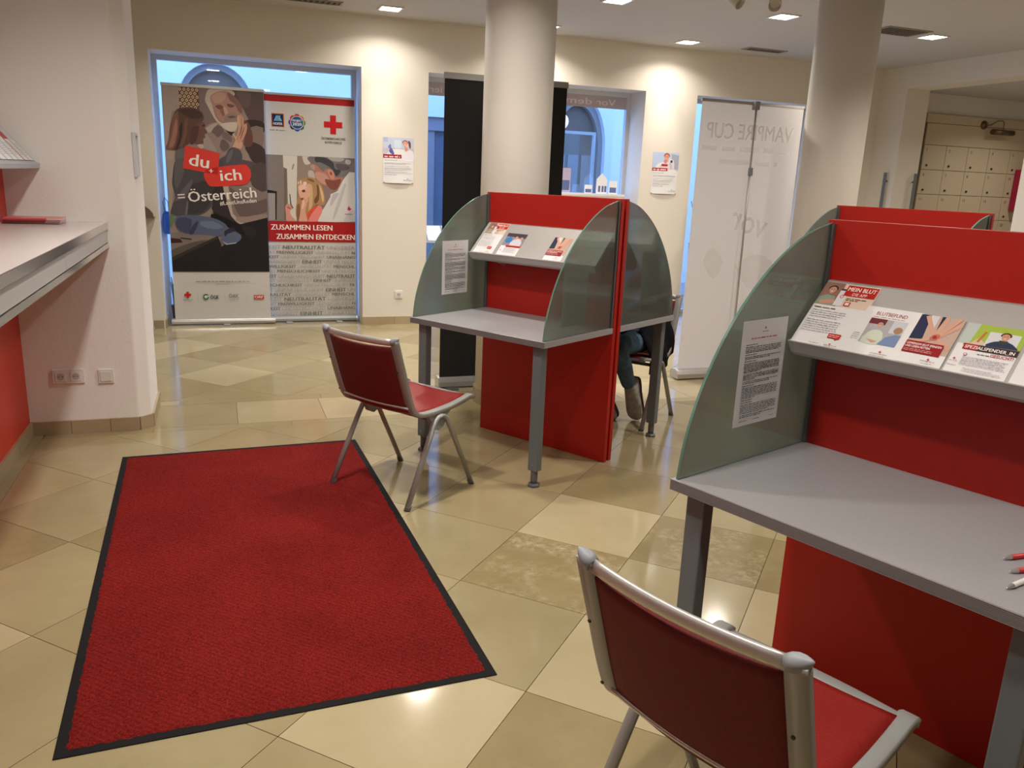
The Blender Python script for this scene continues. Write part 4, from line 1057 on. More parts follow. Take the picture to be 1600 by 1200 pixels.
# brochure holder and paper tray by the left window
M_SMOKE = mat('smoked_acrylic', (0.13, 0.085, 0.065), 0.15)
t = thing('brochure_holder', 'smoked brown brochure holder on the wall behind the pier', 'brochure holder', (-0.70, BW0, 1.03))
MB().box(-0.15, 0.145, -0.16, 0, 0, 0.010).build('tray', M_SMOKE, t)
for s in (-0.15, 0.055):
    MB().prism([(-0.155, 0.010), (-0.145, 0.05), (-0.11, 0.095), (-0.06, 0.125), (0, 0.135), (0, 0.010)], 'x', s, s + 0.005).build('side_wing', M_SMOKE, t)
MB().prism([(-0.148, 0.0105), (0.142, 0.0105), (0.135, 0.045), (0.11, 0.08), (0.07, 0.11), (0.02, 0.13), (-0.04, 0.137), (-0.148, 0.137)], 'y', -0.158, -0.153).build('front_wing', M_SMOKE, t)
for k in range(3):
    o = MB().box(-0.14, 0.045, -0.002, 0.002, 0, 0.11).build('brochure', M_PAPER, None, (-0.70, BW0 - 0.04 - 0.03 * k, 1.0405), (R(18), 0, 0))
    tag(o, ['rearmost brochure in the brown wall holder', 'middle brochure in the brown wall holder', 'front brochure in the brown wall holder'][k], 'brochure', 'brochures in the wall holder')
t = thing('paper_tray', 'grey floor tray stacked with papers behind the pier', 'tray', (-0.78, 8.02, 0))
MB().box(-0.16, 0.16, -0.12, 0.12, 0, 0.030).build('tray_body', M_CAP, t, bevel=0.004)
for k in range(4):
    o = MB().box(-0.145, 0.145, -0.105, 0.105, 0, 0.014).build('paper_pile', M_PAPER, None, (-0.78 + 0.004 * k, 8.02, 0.0305 + 0.0145 * k), (0, 0, R(2 * k - 3)))
    tag(o, ['lowest', 'second lowest', 'second highest', 'topmost'][k] + ' bundle of papers in the grey floor tray', 'paper bundle', 'paper bundles in the floor tray')

# ------------------------------------------------------------------ roll-up banners
def cassette(t, x0, x1, y, h, m, depth=0.045):
    prof = [(y - depth, 0.010), (y - depth, h * 0.55), (y - depth * 0.75, h * 0.9), (y - depth * 0.2, h), (y + depth * 0.6, h), (y + depth, h * 0.7), (y + depth, 0.010)]
    b = MB().prism(prof, 'x', x0, x1).build('cassette', m, t, bevel=0.003)
    for s, x in ((-1, x0), (1, x1)):
        MB().prism([(p[0] * 1.0, p[1]) for p in prof], 'x', min(x, x + s * 0.012), max(x, x + s * 0.012)).build('end_cap', M_ALU, b)
    return b
def roll_feet(t, xs, y0, y1):
    for x in xs:
        MB().box(x - 0.03, x + 0.03, y0, y1, 0, 0.0095).build('foot', M_ALUM, t, bevel=0.002)

# banner with the high-five picture
B1 = {
'lamp': [(-0.307,2.196),(-0.13,2.196),(-0.134,2.005),(-0.307,1.999)],
'du': [(-0.273,1.685),(0.027,1.627),(-0.002,1.431),(-0.306,1.477)],
'ich': [(-0.125,1.42),(-0.108,1.468),(-0.056,1.491),(0.22,1.535),(0.272,1.519),(0.301,1.455),(0.279,1.383),(0.225,1.349),(-0.03,1.321),(-0.092,1.34)],
'ov': [(-0.108,1.468),(-0.056,1.491),(0.008,1.501),(-0.002,1.431),(-0.120,1.446)],
}
PIC1 = [
 ((168,150,140), 0, [(-0.444,2.205),(-0.304,2.203),(-0.303,1.996),(-0.370,1.978),(-0.433,1.660),(-0.365,1.630),(-0.374,1.463),(-0.448,1.460)]),
 ((128,108,104), 0, [(-0.135,2.202),(-0.013,2.204),(-0.069,2.109),(-0.023,2.001),(0.012,1.910),(-0.095,1.851),(-0.116,1.942),(-0.132,2.007)]),
 ((92,76,74), 0, [(0.091,2.205),(0.437,2.204),(0.434,1.935),(0.299,1.941),(0.249,2.045),(0.206,2.121)]),
 ((106,86,84), 2, [(0.202,2.187),(0.315,2.189),(0.310,2.069),(0.256,2.058),(0.219,2.122)]),
 ((150,128,122), 2, [(-0.001,1.903),(0.069,1.853),(0.101,1.835),(0.167,1.812),(0.135,1.702),(0.093,1.646),(0.064,1.590),(0.025,1.609),(0.020,1.642),(-0.091,1.677),(-0.089,1.851)]),
 ((176,160,152), 2, [(-0.092,1.844),(-0.001,1.899),(0.018,1.884),(-0.038,1.821),(-0.071,1.812)]),
 ((160,146,140), 2, [(-0.098,1.791),(-0.066,1.772),(-0.000,1.641),(-0.104,1.663),(-0.143,1.675),(-0.113,1.743)]),
 ((112,92,92), 1, [(-0.038,1.821),(0.018,1.884),(0.075,1.834),(0.019,1.770),(-0.019,1.802)]),
 ((120,100,98), 1, [(0.074,1.827),(0.132,1.790),(0.137,1.736),(0.084,1.753),(0.052,1.779)]),
 ((108,90,88), 1, [(0.051,1.758),(0.097,1.734),(0.115,1.688),(0.066,1.644),(0.028,1.683)]),
 ((48,38,38), 0, [(0.085,1.841),(0.167,1.832),(0.139,1.790),(0.120,1.803)]),
 ((58,46,46), 2, [(0.272,1.939),(0.427,1.935),(0.434,1.840),(0.289,1.859)]),
 ((132,112,106), 1, [(0.303,1.874),(0.425,1.881),(0.412,1.702),(0.365,1.714),(0.306,1.765)]),
 ((66,52,54), 2, [(0.318,1.746),(0.432,1.683),(0.436,1.500),(0.325,1.561),(0.281,1.641),(0.256,1.695)]),
 ((92,78,82), 2, [(0.157,1.581),(0.278,1.572),(0.359,1.548),(0.426,1.503),(0.255,1.492),(0.141,1.518)]),
 ((190,172,160), 3, [(-0.080,2.089),(-0.067,2.155),(-0.039,2.196),(0.039,2.208),(0.137,2.202),(0.182,2.173),(0.154,2.138),(0.049,2.137),(-0.006,2.081),(-0.023,1.994),(-0.047,2.025)]),
 ((196,178,166), 3, [(-0.071,2.076),(-0.026,2.060),(0.002,1.962),(0.039,1.912),(0.104,1.895),(0.184,1.920),(0.196,1.881),(0.167,1.832),(0.101,1.835),(0.037,1.885),(-0.012,1.948)]),
 ((172,132,118), 3, [(-0.036,2.125),(0.025,2.175),(0.116,2.188),(0.180,2.139),(0.217,2.076),(0.228,2.003),(0.180,1.980),(0.128,1.997),(0.091,1.915),(0.039,1.925),(0.003,1.989),(-0.020,2.060)]),
 ((188,148,132), 3, [(-0.023,2.125),(0.037,2.169),(0.102,2.160),(0.073,2.093),(0.007,2.075)]),
 ((132,96,90), 2, [(0.116,2.174),(0.180,2.146),(0.237,2.077),(0.241,2.011),(0.215,2.009),(0.177,2.073),(0.133,2.116)]),
 ((118,80,74), 2, [(0.006,2.049),(0.046,2.064),(0.074,2.046),(0.063,2.023),(0.031,2.024)]),
 ((112,78,74), 2, [(0.112,2.075),(0.158,2.072),(0.177,2.060),(0.143,2.044),(0.114,2.056)]),
 ((140,98,90), 1, [(0.044,2.021),(0.077,2.033),(0.088,1.994),(0.074,1.960),(0.055,1.986)]),
 ((196,154,138), 2, [(0.077,2.047),(0.103,2.035),(0.115,1.996),(0.101,1.975),(0.083,1.994)]),
 ((150,128,118), 2, [(0.080,1.954),(0.128,1.997),(0.181,1.994),(0.213,1.962),(0.159,1.959),(0.105,1.936),(0.085,1.914)]),
 ((206,190,178), 2, [(0.051,1.892),(0.104,1.909),(0.171,1.913),(0.189,1.880),(0.154,1.838),(0.101,1.842),(0.069,1.860)]),
 ((110,82,76), 1, [(0.107,1.962),(0.153,1.972),(0.186,1.967),(0.139,1.951)]),
 ((104,70,62), 2, [(0.244,1.924),(0.291,1.927),(0.322,1.834),(0.325,1.732),(0.283,1.696),(0.243,1.721),(0.260,1.817)]),
 ((206,160,138), 2, [(0.196,1.968),(0.213,1.982),(0.220,1.896),(0.207,1.828),(0.184,1.759),(0.231,1.741),(0.221,1.679),(0.175,1.684),(0.141,1.689),(0.171,1.758),(0.146,1.797),(0.160,1.818),(0.179,1.786),(0.202,1.868),(0.194,1.921)]),
 ((198,148,126), 2, [(0.217,1.979),(0.234,1.987),(0.243,1.897),(0.271,1.912),(0.280,1.899),(0.275,1.845),(0.238,1.762),(0.190,1.725),(0.199,1.800),(0.222,1.869),(0.214,1.922)]),
 ((142,94,80), 1, [(0.231,1.950),(0.238,1.950),(0.240,1.883),(0.216,1.801),(0.206,1.801),(0.231,1.883)]),
 ((142,94,80), 1, [(0.249,1.870),(0.256,1.871),(0.240,1.816),(0.218,1.767),(0.215,1.774)]),
 ((196,150,130), 1, [(0.236,1.967),(0.250,1.971),(0.253,1.898),(0.242,1.870),(0.235,1.897)]),
 ((96,70,62), 3, [(-0.359,1.947),(-0.325,2.001),(-0.260,2.021),(-0.190,2.023),(-0.120,1.994),(-0.097,1.943),(-0.118,1.902),(-0.172,1.866),(-0.214,1.804),(-0.225,1.724),(-0.279,1.668),(-0.300,1.647),(-0.409,1.635),(-0.440,1.653),(-0.410,1.734),(-0.391,1.847)]),
 ((128,90,76), 2, [(-0.368,1.913),(-0.326,1.981),(-0.318,1.890),(-0.338,1.757),(-0.377,1.649),(-0.434,1.650),(-0.402,1.754)]),
 ((158,112,94), 1, [(-0.358,1.862),(-0.333,1.916),(-0.335,1.810),(-0.375,1.676),(-0.414,1.661),(-0.382,1.768)]),
 ((116,82,70), 1, [(-0.267,1.893),(-0.240,1.921),(-0.253,1.802),(-0.299,1.667),(-0.317,1.679),(-0.278,1.800)]),
 ((74,54,50), 2, [(-0.312,1.995),(-0.203,2.012),(-0.127,1.987),(-0.116,1.942),(-0.195,1.924),(-0.264,1.953)]),
 ((62,46,44), 1, [(-0.315,1.838),(-0.286,1.892),(-0.300,1.760),(-0.345,1.644),(-0.357,1.650),(-0.319,1.759)]),
 ((112,78,70), 3, [(-0.172,1.873),(-0.118,1.902),(-0.093,1.884),(-0.095,1.851),(-0.074,1.812),(-0.098,1.791),(-0.093,1.764),(-0.113,1.750),(-0.115,1.709),(-0.155,1.701),(-0.206,1.711),(-0.223,1.750),(-0.207,1.811)]),
 ((86,60,56), 2, [(-0.205,1.844),(-0.146,1.861),(-0.165,1.754),(-0.207,1.698),(-0.232,1.710),(-0.222,1.777)]),
 ((54,38,38), 0, [(-0.110,1.876),(-0.092,1.877),(-0.094,1.865),(-0.114,1.863)]),
 ((190,168,152), 2, [(-0.168,1.693),(-0.129,1.702),(-0.110,1.676),(-0.144,1.661)]),
 ((108,100,102), 2, [(-0.352,1.631),(-0.274,1.648),(-0.297,1.466),(-0.371,1.463),(-0.369,1.563)]),
 ((84,80,86), 2, [(0.078,1.611),(0.107,1.667),(0.148,1.689),(0.201,1.671),(0.226,1.625),(0.217,1.570),(0.154,1.519),(0.013,1.506),(0.023,1.575)]),
 ((104,100,104), 1, [(0.084,1.591),(0.113,1.647),(0.147,1.669),(0.123,1.579),(0.082,1.543)]),
 ((160,144,134), 0, [(-0.440,1.546),(-0.358,1.549),(-0.401,1.375),(-0.399,1.262),(-0.426,1.076),(-0.448,1.058)]),
 ((78,74,78), 2, [(-0.362,1.549),(-0.250,1.554),(-0.101,1.509),(0.038,1.567),(0.052,1.498),(-0.042,1.318),(-0.058,1.166),(-0.122,1.084),(-0.226,1.050),(-0.420,1.050),(-0.419,1.129),(-0.385,1.218),(-0.404,1.314),(-0.400,1.392)]),
 ((98,92,94), 2, [(-0.362,1.549),(-0.300,1.552),(-0.297,1.448),(-0.364,1.289),(-0.384,1.375)]),
 ((100,94,96), 1, [(-0.243,1.372),(-0.227,1.355),(-0.302,1.212),(-0.396,1.174),(-0.350,1.246)]),
 ((62,58,62), 1, [(-0.228,1.338),(-0.057,1.361),(-0.065,1.193),(-0.156,1.083),(-0.285,1.062),(-0.278,1.177)]),
 ((112,106,108), 1, [(-0.287,1.168),(-0.274,1.169),(-0.289,1.062),(-0.308,1.057)]),
 ((54,46,48), 1, [(-0.042,1.318),(0.045,1.339),(0.103,1.071),(0.151,0.982),(-0.053,1.085),(-0.058,1.166)]),
 ((132,114,108), 2, [(0.037,1.347),(0.097,1.340),(0.323,1.322),(0.440,1.362),(0.434,1.043),(0.187,0.982),(0.144,1.018),(0.102,1.053),(0.074,1.215)]),
 ((180,164,152), 1, [(0.040,1.330),(0.088,1.331),(0.120,1.072),(0.214,0.992),(0.178,0.978),(0.102,1.053),(0.065,1.214)]),
 ((104,88,88), 1, [(0.096,1.323),(0.301,1.185),(0.435,1.226),(0.436,1.098),(0.225,1.047),(0.156,1.091)]),
 ((84,70,72), 1, [(0.313,1.527),(0.446,1.550),(0.442,1.299),(0.341,1.313),(0.291,1.401)]),
 ((150,128,120), 1, [(0.145,1.036),(0.242,1.047),(0.422,1.079),(0.429,1.043),(0.196,0.987)]),
 ((34,30,34), 0, [(-0.070,1.085),(-0.019,1.068),(0.178,0.973),(0.447,1.043),(0.444,0.519),(-0.045,0.518),(0.001,0.759),(0.191,0.872)]),
 ((24,22,26), 2, [(-0.054,1.067),(0.194,0.955),(0.237,0.910),(0.200,0.872),(0.114,0.926),(-0.057,1.004)]),
 ((44,40,44), 1, [(0.195,0.964),(0.327,0.930),(0.306,0.856),(0.235,0.864)]),
 ((128,116,110), 0, [(-0.450,0.880),(-0.327,0.900),(-0.029,0.860),(-0.065,0.823),(-0.455,0.654)]),
 ((94,84,80), 1, [(-0.452,0.718),(-0.265,0.793),(-0.117,0.822),(-0.268,0.738),(-0.451,0.655)]),
 ((36,31,32), 0, [(-0.451,0.653),(-0.029,0.860),(0.002,0.778),(-0.027,0.518),(-0.451,0.518)]),
 ((58,50,48), 0, [(-0.451,0.653),(-0.031,0.858),(-0.030,0.832),(-0.450,0.618)]),
 ((88,96,124), 2, [(-0.353,1.047),(-0.073,1.031),(0.063,0.952),(0.006,0.860),(-0.132,0.867),(-0.303,0.873),(-0.369,0.908),(-0.399,0.979)]),
 ((66,72,98), 1, [(-0.362,1.024),(-0.253,1.009),(-0.286,0.883),(-0.361,0.908),(-0.395,0.970)]),
 ((108,118,146), 1, [(-0.178,0.993),(-0.057,0.995),(0.027,0.943),(-0.061,0.923),(-0.163,0.948)]),
 ((58,62,84), 1, [(-0.257,0.937),(-0.212,0.992),(-0.195,0.983),(-0.244,0.874),(-0.286,0.878)]),
 ((92,100,128), 2, [(0.053,0.925),(0.139,0.899),(0.190,0.854),(0.144,0.798),(0.046,0.778),(-0.000,0.814),(0.015,0.860)]),
 ((46,48,62), 1, [(0.034,0.906),(0.115,0.944),(0.131,0.908),(0.059,0.879),(0.041,0.852)]),
 ((150,156,176), 0, [(0.004,0.814),(0.055,0.789),(0.144,0.802),(0.135,0.789),(0.046,0.775)]),
 ((70,36,38), 0, [(-0.449,0.835),(-0.365,0.827),(-0.342,0.792),(-0.452,0.786)]),
 ((40,34,40), 0, [(-0.360,0.841),(-0.263,0.829),(-0.264,0.818),(-0.361,0.829)]),
 ((96,120,90), 1, [(-0.445,1.040),(-0.403,1.050),(-0.426,0.943),(-0.447,0.942)]),
]
t = thing('rollup_banner', 'roll-up banner showing a girl and a bearded man, reading du + ich', 'banner', (0, 8.38, 0), 0, 'roll-up banners')
MB().box(-0.450, 0.440, -0.002, 0.002, 0.06, 2.205).build('fabric', mat('banner_white', (0.62, 0.60, 0.57), 0.6), t)
MB().box(-0.455, 0.445, -0.010, 0.010, 2.200, 2.226).build('top_rail', M_ALU, t)
cassette(t, -0.470, 0.470, 0.0, 0.062, M_ALU)
roll_feet(t, (0.02,), -0.11, 0.06)
MB().tube([(0.0, 0.035, 0.06), (0.0, 0.02, 2.2)], 0.008).build('pole', M_ALUM, t)
p = Print(); p.rect(-0.450, 0.440, 0.512, 2.199, (150, 132, 124))
p.poly(B1['lamp'], (98, 70, 58))
for r_ in range(6):
    for q in range(5):
        x, y = -0.293 + 0.036 * q + (0.018 if r_ % 2 else 0), 2.178 - 0.031 * r_
        if x < -0.135:
            p.poly([(x - 0.015, y), (x, y + 0.018), (x + 0.015, y), (x, y - 0.018)], (214, 192, 158), 0, new=(q == 0))
    for q in range(5):
        x, y = -0.293 + 0.036 * q + (0.018 if r_ % 2 else 0), 2.178 - 0.031 * r_
        if x < -0.135: p.poly([(x - 0.0075, y), (x, y + 0.009), (x + 0.0075, y), (x, y - 0.009)], (120, 78, 60), 0, new=(q == 0))
for col_, sm_, pts_ in PIC1: p.poly(pts_, col_, min(sm_, 2) * 2 if sm_ else 0, box=(-0.449, 0.439, 0.513, 2.198))
p.poly(B1['du'], (216, 62, 54)); p.poly(B1['ich'], (216, 62, 54), 3); p.poly(B1['ov'], (186, 36, 36))
W1 = (240, 234, 228)
p.text('du', -0.252, 1.510, 0.110, W1, width=0.172, rot=R(-8), bold=1.0)
p.text('+', -0.076, 1.438, 0.052, W1, rot=R(0), bold=1.2)
p.text('ich', 0.026, 1.376, 0.104, W1, width=0.188, rot=R(5), bold=1.0)
p.text('=', -0.358, 1.176, 0.088, W1, rot=R(5.5), bold=0.8)
p.text('Österreich', -0.268, 1.170, 0.098, W1, width=0.615, rot=R(6.0), bold=0.8)
p.text('#LasstUnsReden', 0.008, 1.148, 0.038, W1, width=0.335, rot=R(6.5), bold=0.6)
p.greek(-0.247, 0.248, 0.417, 0.009, (120, 115, 115), 1); p.text('www.lassunsreden.at', 0.0, 0.390, 0.011, (110, 105, 105), align='c')
p.cross(-0.327, 0.292, 0.030); p.greek(-0.37, -0.285, 0.243, 0.007, (130, 125, 125), 2); p.greek(-0.36, -0.295, 0.232, 0.006, (130, 125, 125), 3)
p.disc(-0.162, 0.272, 0.027, (30, 120, 85), 24); p.disc(-0.162, 0.272, 0.015, (214, 210, 204), 20); p.rect(-0.162, -0.130, 0.272, 0.284, (214, 210, 204))
p.text('ÖGK', -0.122, 0.250, 0.036, (50, 62, 70), width=0.078, bold=1.2)
p.text('ÖAK', 0.048, 0.262, 0.036, (70, 95, 120), width=0.092); p.greek(0.05, 0.14, 0.242, 0.007, (150, 155, 165), 6)
p.rect(0.285, 0.378, 0.246, 0.286, (200, 30, 32)); p.text('ORF', 0.3315, 0.254, 0.025, (245, 235, 232), width=0.078, align='c', bold=1.5)
for x in (-0.235, 0.01, 0.215): p.line((x, 0.235), (x, 0.31), 0.002, (180, 176, 172))
p.build('printed_picture', t, True, -0.002)

# banner with the reading girl
PIC2 = [
 ((136,124,118), 0, [(0.448,1.619),(0.608,1.612),(0.606,1.528),(0.635,1.512),(0.622,1.278),(0.603,1.010),(0.448,1.007)]),
 ((160,148,140), 0, [(0.448,1.272),(0.523,1.280),(0.516,1.020),(0.451,1.013)]),
 ((120,104,96), 0, [(0.611,1.511),(0.637,1.512),(0.627,1.022),(0.601,1.022)]),
 ((150,134,122), 0, [(0.740,1.650),(0.866,1.650),(0.909,1.417),(0.736,1.387)]),
 ((214,208,198), 0, [(0.604,1.649),(0.740,1.650),(0.718,1.012),(0.639,1.011),(0.640,1.512),(0.606,1.528)]),
 ((150,146,140), 1, [(0.700,1.561),(0.711,1.556),(0.696,1.509),(0.684,1.514)]),
 ((40,32,30), 0, [(0.448,1.307),(0.538,1.295),(0.528,1.020),(0.516,1.020),(0.522,1.274),(0.450,1.278)]),
 ((206,198,190), 2, [(0.795,1.647),(0.878,1.651),(0.864,1.574),(0.817,1.561),(0.794,1.600)]),
 ((190,180,172), 1, [(0.845,1.503),(0.892,1.499),(0.909,1.429),(0.844,1.444)]),
 ((120,116,116), 3, [(0.866,1.644),(1.267,1.651),(1.260,1.550),(1.235,1.478),(1.125,1.449),(1.084,1.513),(1.006,1.534),(0.982,1.503),(0.912,1.571),(0.864,1.580)]),
 ((66,66,70), 2, [(0.913,1.635),(1.008,1.633),(1.085,1.590),(1.102,1.532),(1.162,1.516),(1.113,1.461),(1.072,1.530),(0.971,1.585),(0.918,1.588)]),
 ((170,164,160), 2, [(1.038,1.641),(1.188,1.636),(1.163,1.605),(1.079,1.607)]),
 ((96,86,92), 2, [(1.115,1.580),(1.206,1.578),(1.248,1.544),(1.187,1.517),(1.126,1.533)]),
 ((184,178,174), 1, [(1.212,1.625),(1.261,1.616),(1.248,1.579),(1.206,1.589)]),
 ((180,122,106), 3, [(0.864,1.557),(0.917,1.565),(0.982,1.503),(1.030,1.529),(1.084,1.507),(1.107,1.449),(1.180,1.446),(1.124,1.330),(1.075,1.328),(0.980,1.373),(0.909,1.441),(0.904,1.494)]),
 ((200,150,132), 2, [(0.916,1.494),(1.005,1.480),(1.040,1.422),(1.004,1.374),(0.944,1.407),(0.909,1.447)]),
 ((132,78,68), 2, [(1.004,1.427),(1.083,1.418),(1.162,1.433),(1.124,1.342),(1.075,1.328),(1.027,1.362)]),
 ((206,142,122), 2, [(1.030,1.517),(1.060,1.524),(1.096,1.484),(1.089,1.430),(1.059,1.441),(1.041,1.476)]),
 ((120,66,58), 1, [(1.051,1.500),(1.069,1.495),(1.071,1.465),(1.056,1.476)]),
 ((188,150,140), 1, [(0.864,1.557),(0.905,1.559),(0.904,1.506),(0.875,1.528)]),
 ((140,120,116), 1, [(0.980,1.373),(1.069,1.322),(1.056,1.268),(1.001,1.194),(0.978,1.289)]),
 ((216,212,210), 1, [(1.296,1.504),(1.296,1.019),(0.925,1.011),(0.988,1.145),(1.053,1.256),(1.056,1.286),(1.124,1.318),(1.186,1.434)]),
 ((190,186,186), 1, [(1.075,1.280),(1.142,1.294),(1.086,1.208),(1.049,1.159)]),
 ((194,190,190), 1, [(1.185,1.380),(1.210,1.369),(1.121,1.113),(1.071,1.026),(1.110,1.173)]),
 ((202,198,198), 1, [(1.232,1.103),(1.294,1.129),(1.293,1.025),(1.181,1.022)]),
 ((178,138,98), 3, [(0.734,1.399),(0.790,1.431),(0.873,1.440),(0.932,1.412),(0.973,1.366),(0.996,1.266),(1.001,1.194),(0.970,1.169),(0.916,1.179),(0.867,1.136),(0.829,1.045),(0.722,1.043),(0.719,1.162),(0.740,1.281)]),
 ((120,84,58), 1, [(0.920,1.370),(0.943,1.348),(0.941,1.228),(0.904,1.185),(0.893,1.227),(0.924,1.275)]),
 ((212,176,132), 1, [(0.824,1.367),(0.872,1.369),(0.882,1.286),(0.874,1.166),(0.837,1.105),(0.845,1.225)]),
 ((222,186,140), 1, [(0.944,1.371),(0.967,1.336),(0.990,1.254),(0.977,1.199),(0.960,1.277)]),
 ((132,94,66), 1, [(0.826,1.426),(0.879,1.422),(0.902,1.394),(0.861,1.404)]),
 ((138,98,70), 1, [(0.725,1.162),(0.755,1.175),(0.752,1.043),(0.722,1.043)]),
 ((226,174,152), 3, [(0.741,1.352),(0.789,1.378),(0.848,1.356),(0.852,1.285),(0.827,1.231),(0.786,1.223),(0.762,1.241),(0.746,1.276)]),
 ((238,196,176), 2, [(0.753,1.347),(0.795,1.366),(0.824,1.343),(0.788,1.318),(0.758,1.312)]),
 ((96,62,56), 1, [(0.776,1.312),(0.800,1.319),(0.811,1.302),(0.787,1.292)]),
 ((150,60,56), 1, [(0.762,1.235),(0.792,1.239),(0.786,1.218),(0.768,1.220)]),
 ((236,214,196), 2, [(0.789,1.389),(0.819,1.396),(0.825,1.373),(0.801,1.360)]),
 ((232,208,190), 1, [(0.760,1.400),(0.775,1.407),(0.774,1.377),(0.761,1.377)]),
 ((230,206,188), 1, [(0.739,1.388),(0.751,1.397),(0.751,1.373),(0.741,1.373)]),
 ((232,136,130), 2, [(0.829,1.009),(0.872,1.094),(0.928,1.168),(0.964,1.157),(0.969,1.109),(0.938,1.047),(0.913,1.011)]),
 ((222,86,62), 1, [(0.812,1.063),(0.855,1.130),(0.934,1.174),(0.891,1.119),(0.835,1.045),(0.823,1.039)]),
 ((220,164,142), 2, [(0.760,1.127),(0.773,1.187),(0.822,1.236),(0.839,1.225),(0.820,1.177),(0.807,1.105),(0.823,1.009),(0.745,1.007),(0.753,1.079)]),
 ((236,190,168), 1, [(0.777,1.211),(0.792,1.224),(0.803,1.188),(0.784,1.134),(0.772,1.140)]),
 ((212,150,134), 2, [(0.613,1.147),(0.637,1.178),(0.666,1.166),(0.686,1.137),(0.659,1.113),(0.669,1.065),(0.710,1.012),(0.627,1.004),(0.617,1.076)]),
 ((170,104,92), 1, [(0.631,1.154),(0.665,1.137),(0.671,1.125),(0.636,1.136)]),
 ((50,44,46), 0, [(0.656,1.273),(0.663,1.273),(0.672,1.173),(0.692,1.137),(0.683,1.134),(0.664,1.172)]),
 ((200,44,84), 0, [(1.238,1.173),(1.247,1.152),(1.263,1.147),(1.244,1.125),(1.220,1.136),(1.226,1.155)]),
 ((150,146,160), 0, [(1.195,1.096),(1.269,1.095),(1.269,1.086),(1.194,1.087)]),
]
t = thing('rollup_banner', 'roll-up banner with grey words, reading ZUSAMMEN LESEN', 'banner', (0, 8.45, 0), 0, 'roll-up banners')
XL, XR = 0.430, 1.300
MB().box(XL, XR, -0.002, 0.002, 0.05, 2.196).build('fabric', mat('banner_white', (0.62, 0.60, 0.57), 0.6), t)
MB().box(XL - 0.004, XR + 0.004, -0.008, 0.008, 2.193, 2.212).build('top_rail', M_ALU, t)
cassette(t, XL, XR, 0.0, 0.060, M_ALUM)
roll_feet(t, (0.62, 1.12), -0.13, 0.06)
MB().tube([(0.87, 0.035, 0.06), (0.87, 0.02, 2.2)], 0.008).build('pole', M_ALUM, t)
p = Print()
p.rect(XL, XR, 0.062, 2.192, (206, 203, 198))
p.rect(XL, XR, 2.132, 2.192, (168, 28, 30))
p.rect(0.506, 0.626, 1.898, 2.026, (222, 130, 45)); p.rect(0.513, 0.619, 1.905, 2.019, (28, 36, 78))
for q in range(3): p.poly([(0.530 + 0.018 * q, 1.955), (0.543 + 0.018 * q, 1.955), (0.565 + 0.014 * q, 2.005), (0.553 + 0.014 * q, 2.005)], (130, 185, 225), 0, new=(q == 0))
p.poly([(0.585, 1.955), (0.606, 1.955), (0.592, 1.985), (0.583, 1.985)], (130, 185, 225))
p.text('HOFER', 0.566, 1.918, 0.024, (235, 235, 238), width=0.085, align='c', bold=1.4)
p.greek(0.49, 0.645, 1.866, 0.010, (110, 105, 105), 3)
for q, c in enumerate(((190, 60, 50), (210, 140, 60), (120, 140, 70), (60, 110, 120), (40, 80, 150), (50, 50, 110), (120, 60, 120), (190, 70, 80))):
    a = math.pi / 2 - q * math.pi / 4; p.disc(0.746 + 0.055 * math.cos(a), 1.949 + 0.055 * math.sin(a), 0.027, c, 14)
p.disc(0.746, 1.949, 0.062, (225, 225, 230), 24); p.disc(0.746, 1.949, 0.057, (40, 84, 140), 24)
p.text('PROJEKT', 0.746, 1.958, 0.020, (235, 238, 242), width=0.085, align='c', bold=1.2); p.text('2020', 0.746, 1.922, 0.027, (240, 242, 245), width=0.085, align='c', bold=1.4)
p.cross(1.090, 1.949, 0.089, (200, 28, 34), 0.32)
p.text('ÖSTERREICHISCHES', 1.090, 1.806, 0.022, (60, 58, 60), width=0.235, align='c', bold=0.9); p.text('ROTES KREUZ', 1.092, 1.770, 0.022, (60, 58, 60), width=0.165, align='c', bold=0.9)
p.rect(XL, XR, 1.008, 1.640, (132, 122, 114)); 
for col_, sm_, pts_ in PIC2: p.poly(pts_, col_, min(sm_, 2) * 2 if sm_ else 0, box=(XL, XR, 1.009, 1.639))
p.rect(XL, XR, 0.810, 1.008, (170, 30, 32))
p.text('ZUSAMMEN LESEN', 0.472, 0.925, 0.052, (244, 238, 232), width=0.595, bold=1.1)
p.text('ZUSAMMEN ENTDECKEN', 0.520, 0.834, 0.052, (244, 238, 232), width=0.772, bold=1.1)
rows = [('KEIT', 'NEUTRALITÄT', 'UNIVERSA'), ('AT', 'FREIWILLIGKEIT', 'UNIVERSALITÄT', '*N'), ('*KEIT', 'UNPARTEILICHKEIT', '*UNABHÄNG'), ('HÄNGIGKEIT', '*EINHEIT', 'UNPARTEILIC'), ('*WILLIGKEIT', 'UNIVERSALITÄT', '*MENSCHL'),
        ('EIT', '*MENSCHLICHKEIT', 'UNPARTEILICH'), ('*EIT', 'UNABHÄNGIGKEIT', '*NEUTRALIT'), ('EIT', 'UNIVERSALITÄT', '*EINHEIT', 'UNABHÄN'), ('*SCHLICHKEIT', 'UNPARTEILICHKEIT', '*FR'), ('T', 'UNPARTEILICHKEIT', '*EINHEIT', 'UN'),
        ('*RALITÄT', 'UNIVERSALITÄT', '*MENSCHL'), ('KEIT', '*NEUTRALITÄT', 'UNIVERSA'), ('EIT', '*FREIWILLIGKEIT', 'UNIVERSALITÄT', '*N'), ('*KEIT', 'UNPARTEILICHKEIT', '*UNABHÄNG'), ('NGIGKEIT', '*EINHEIT', 'UNPARTEIL')]
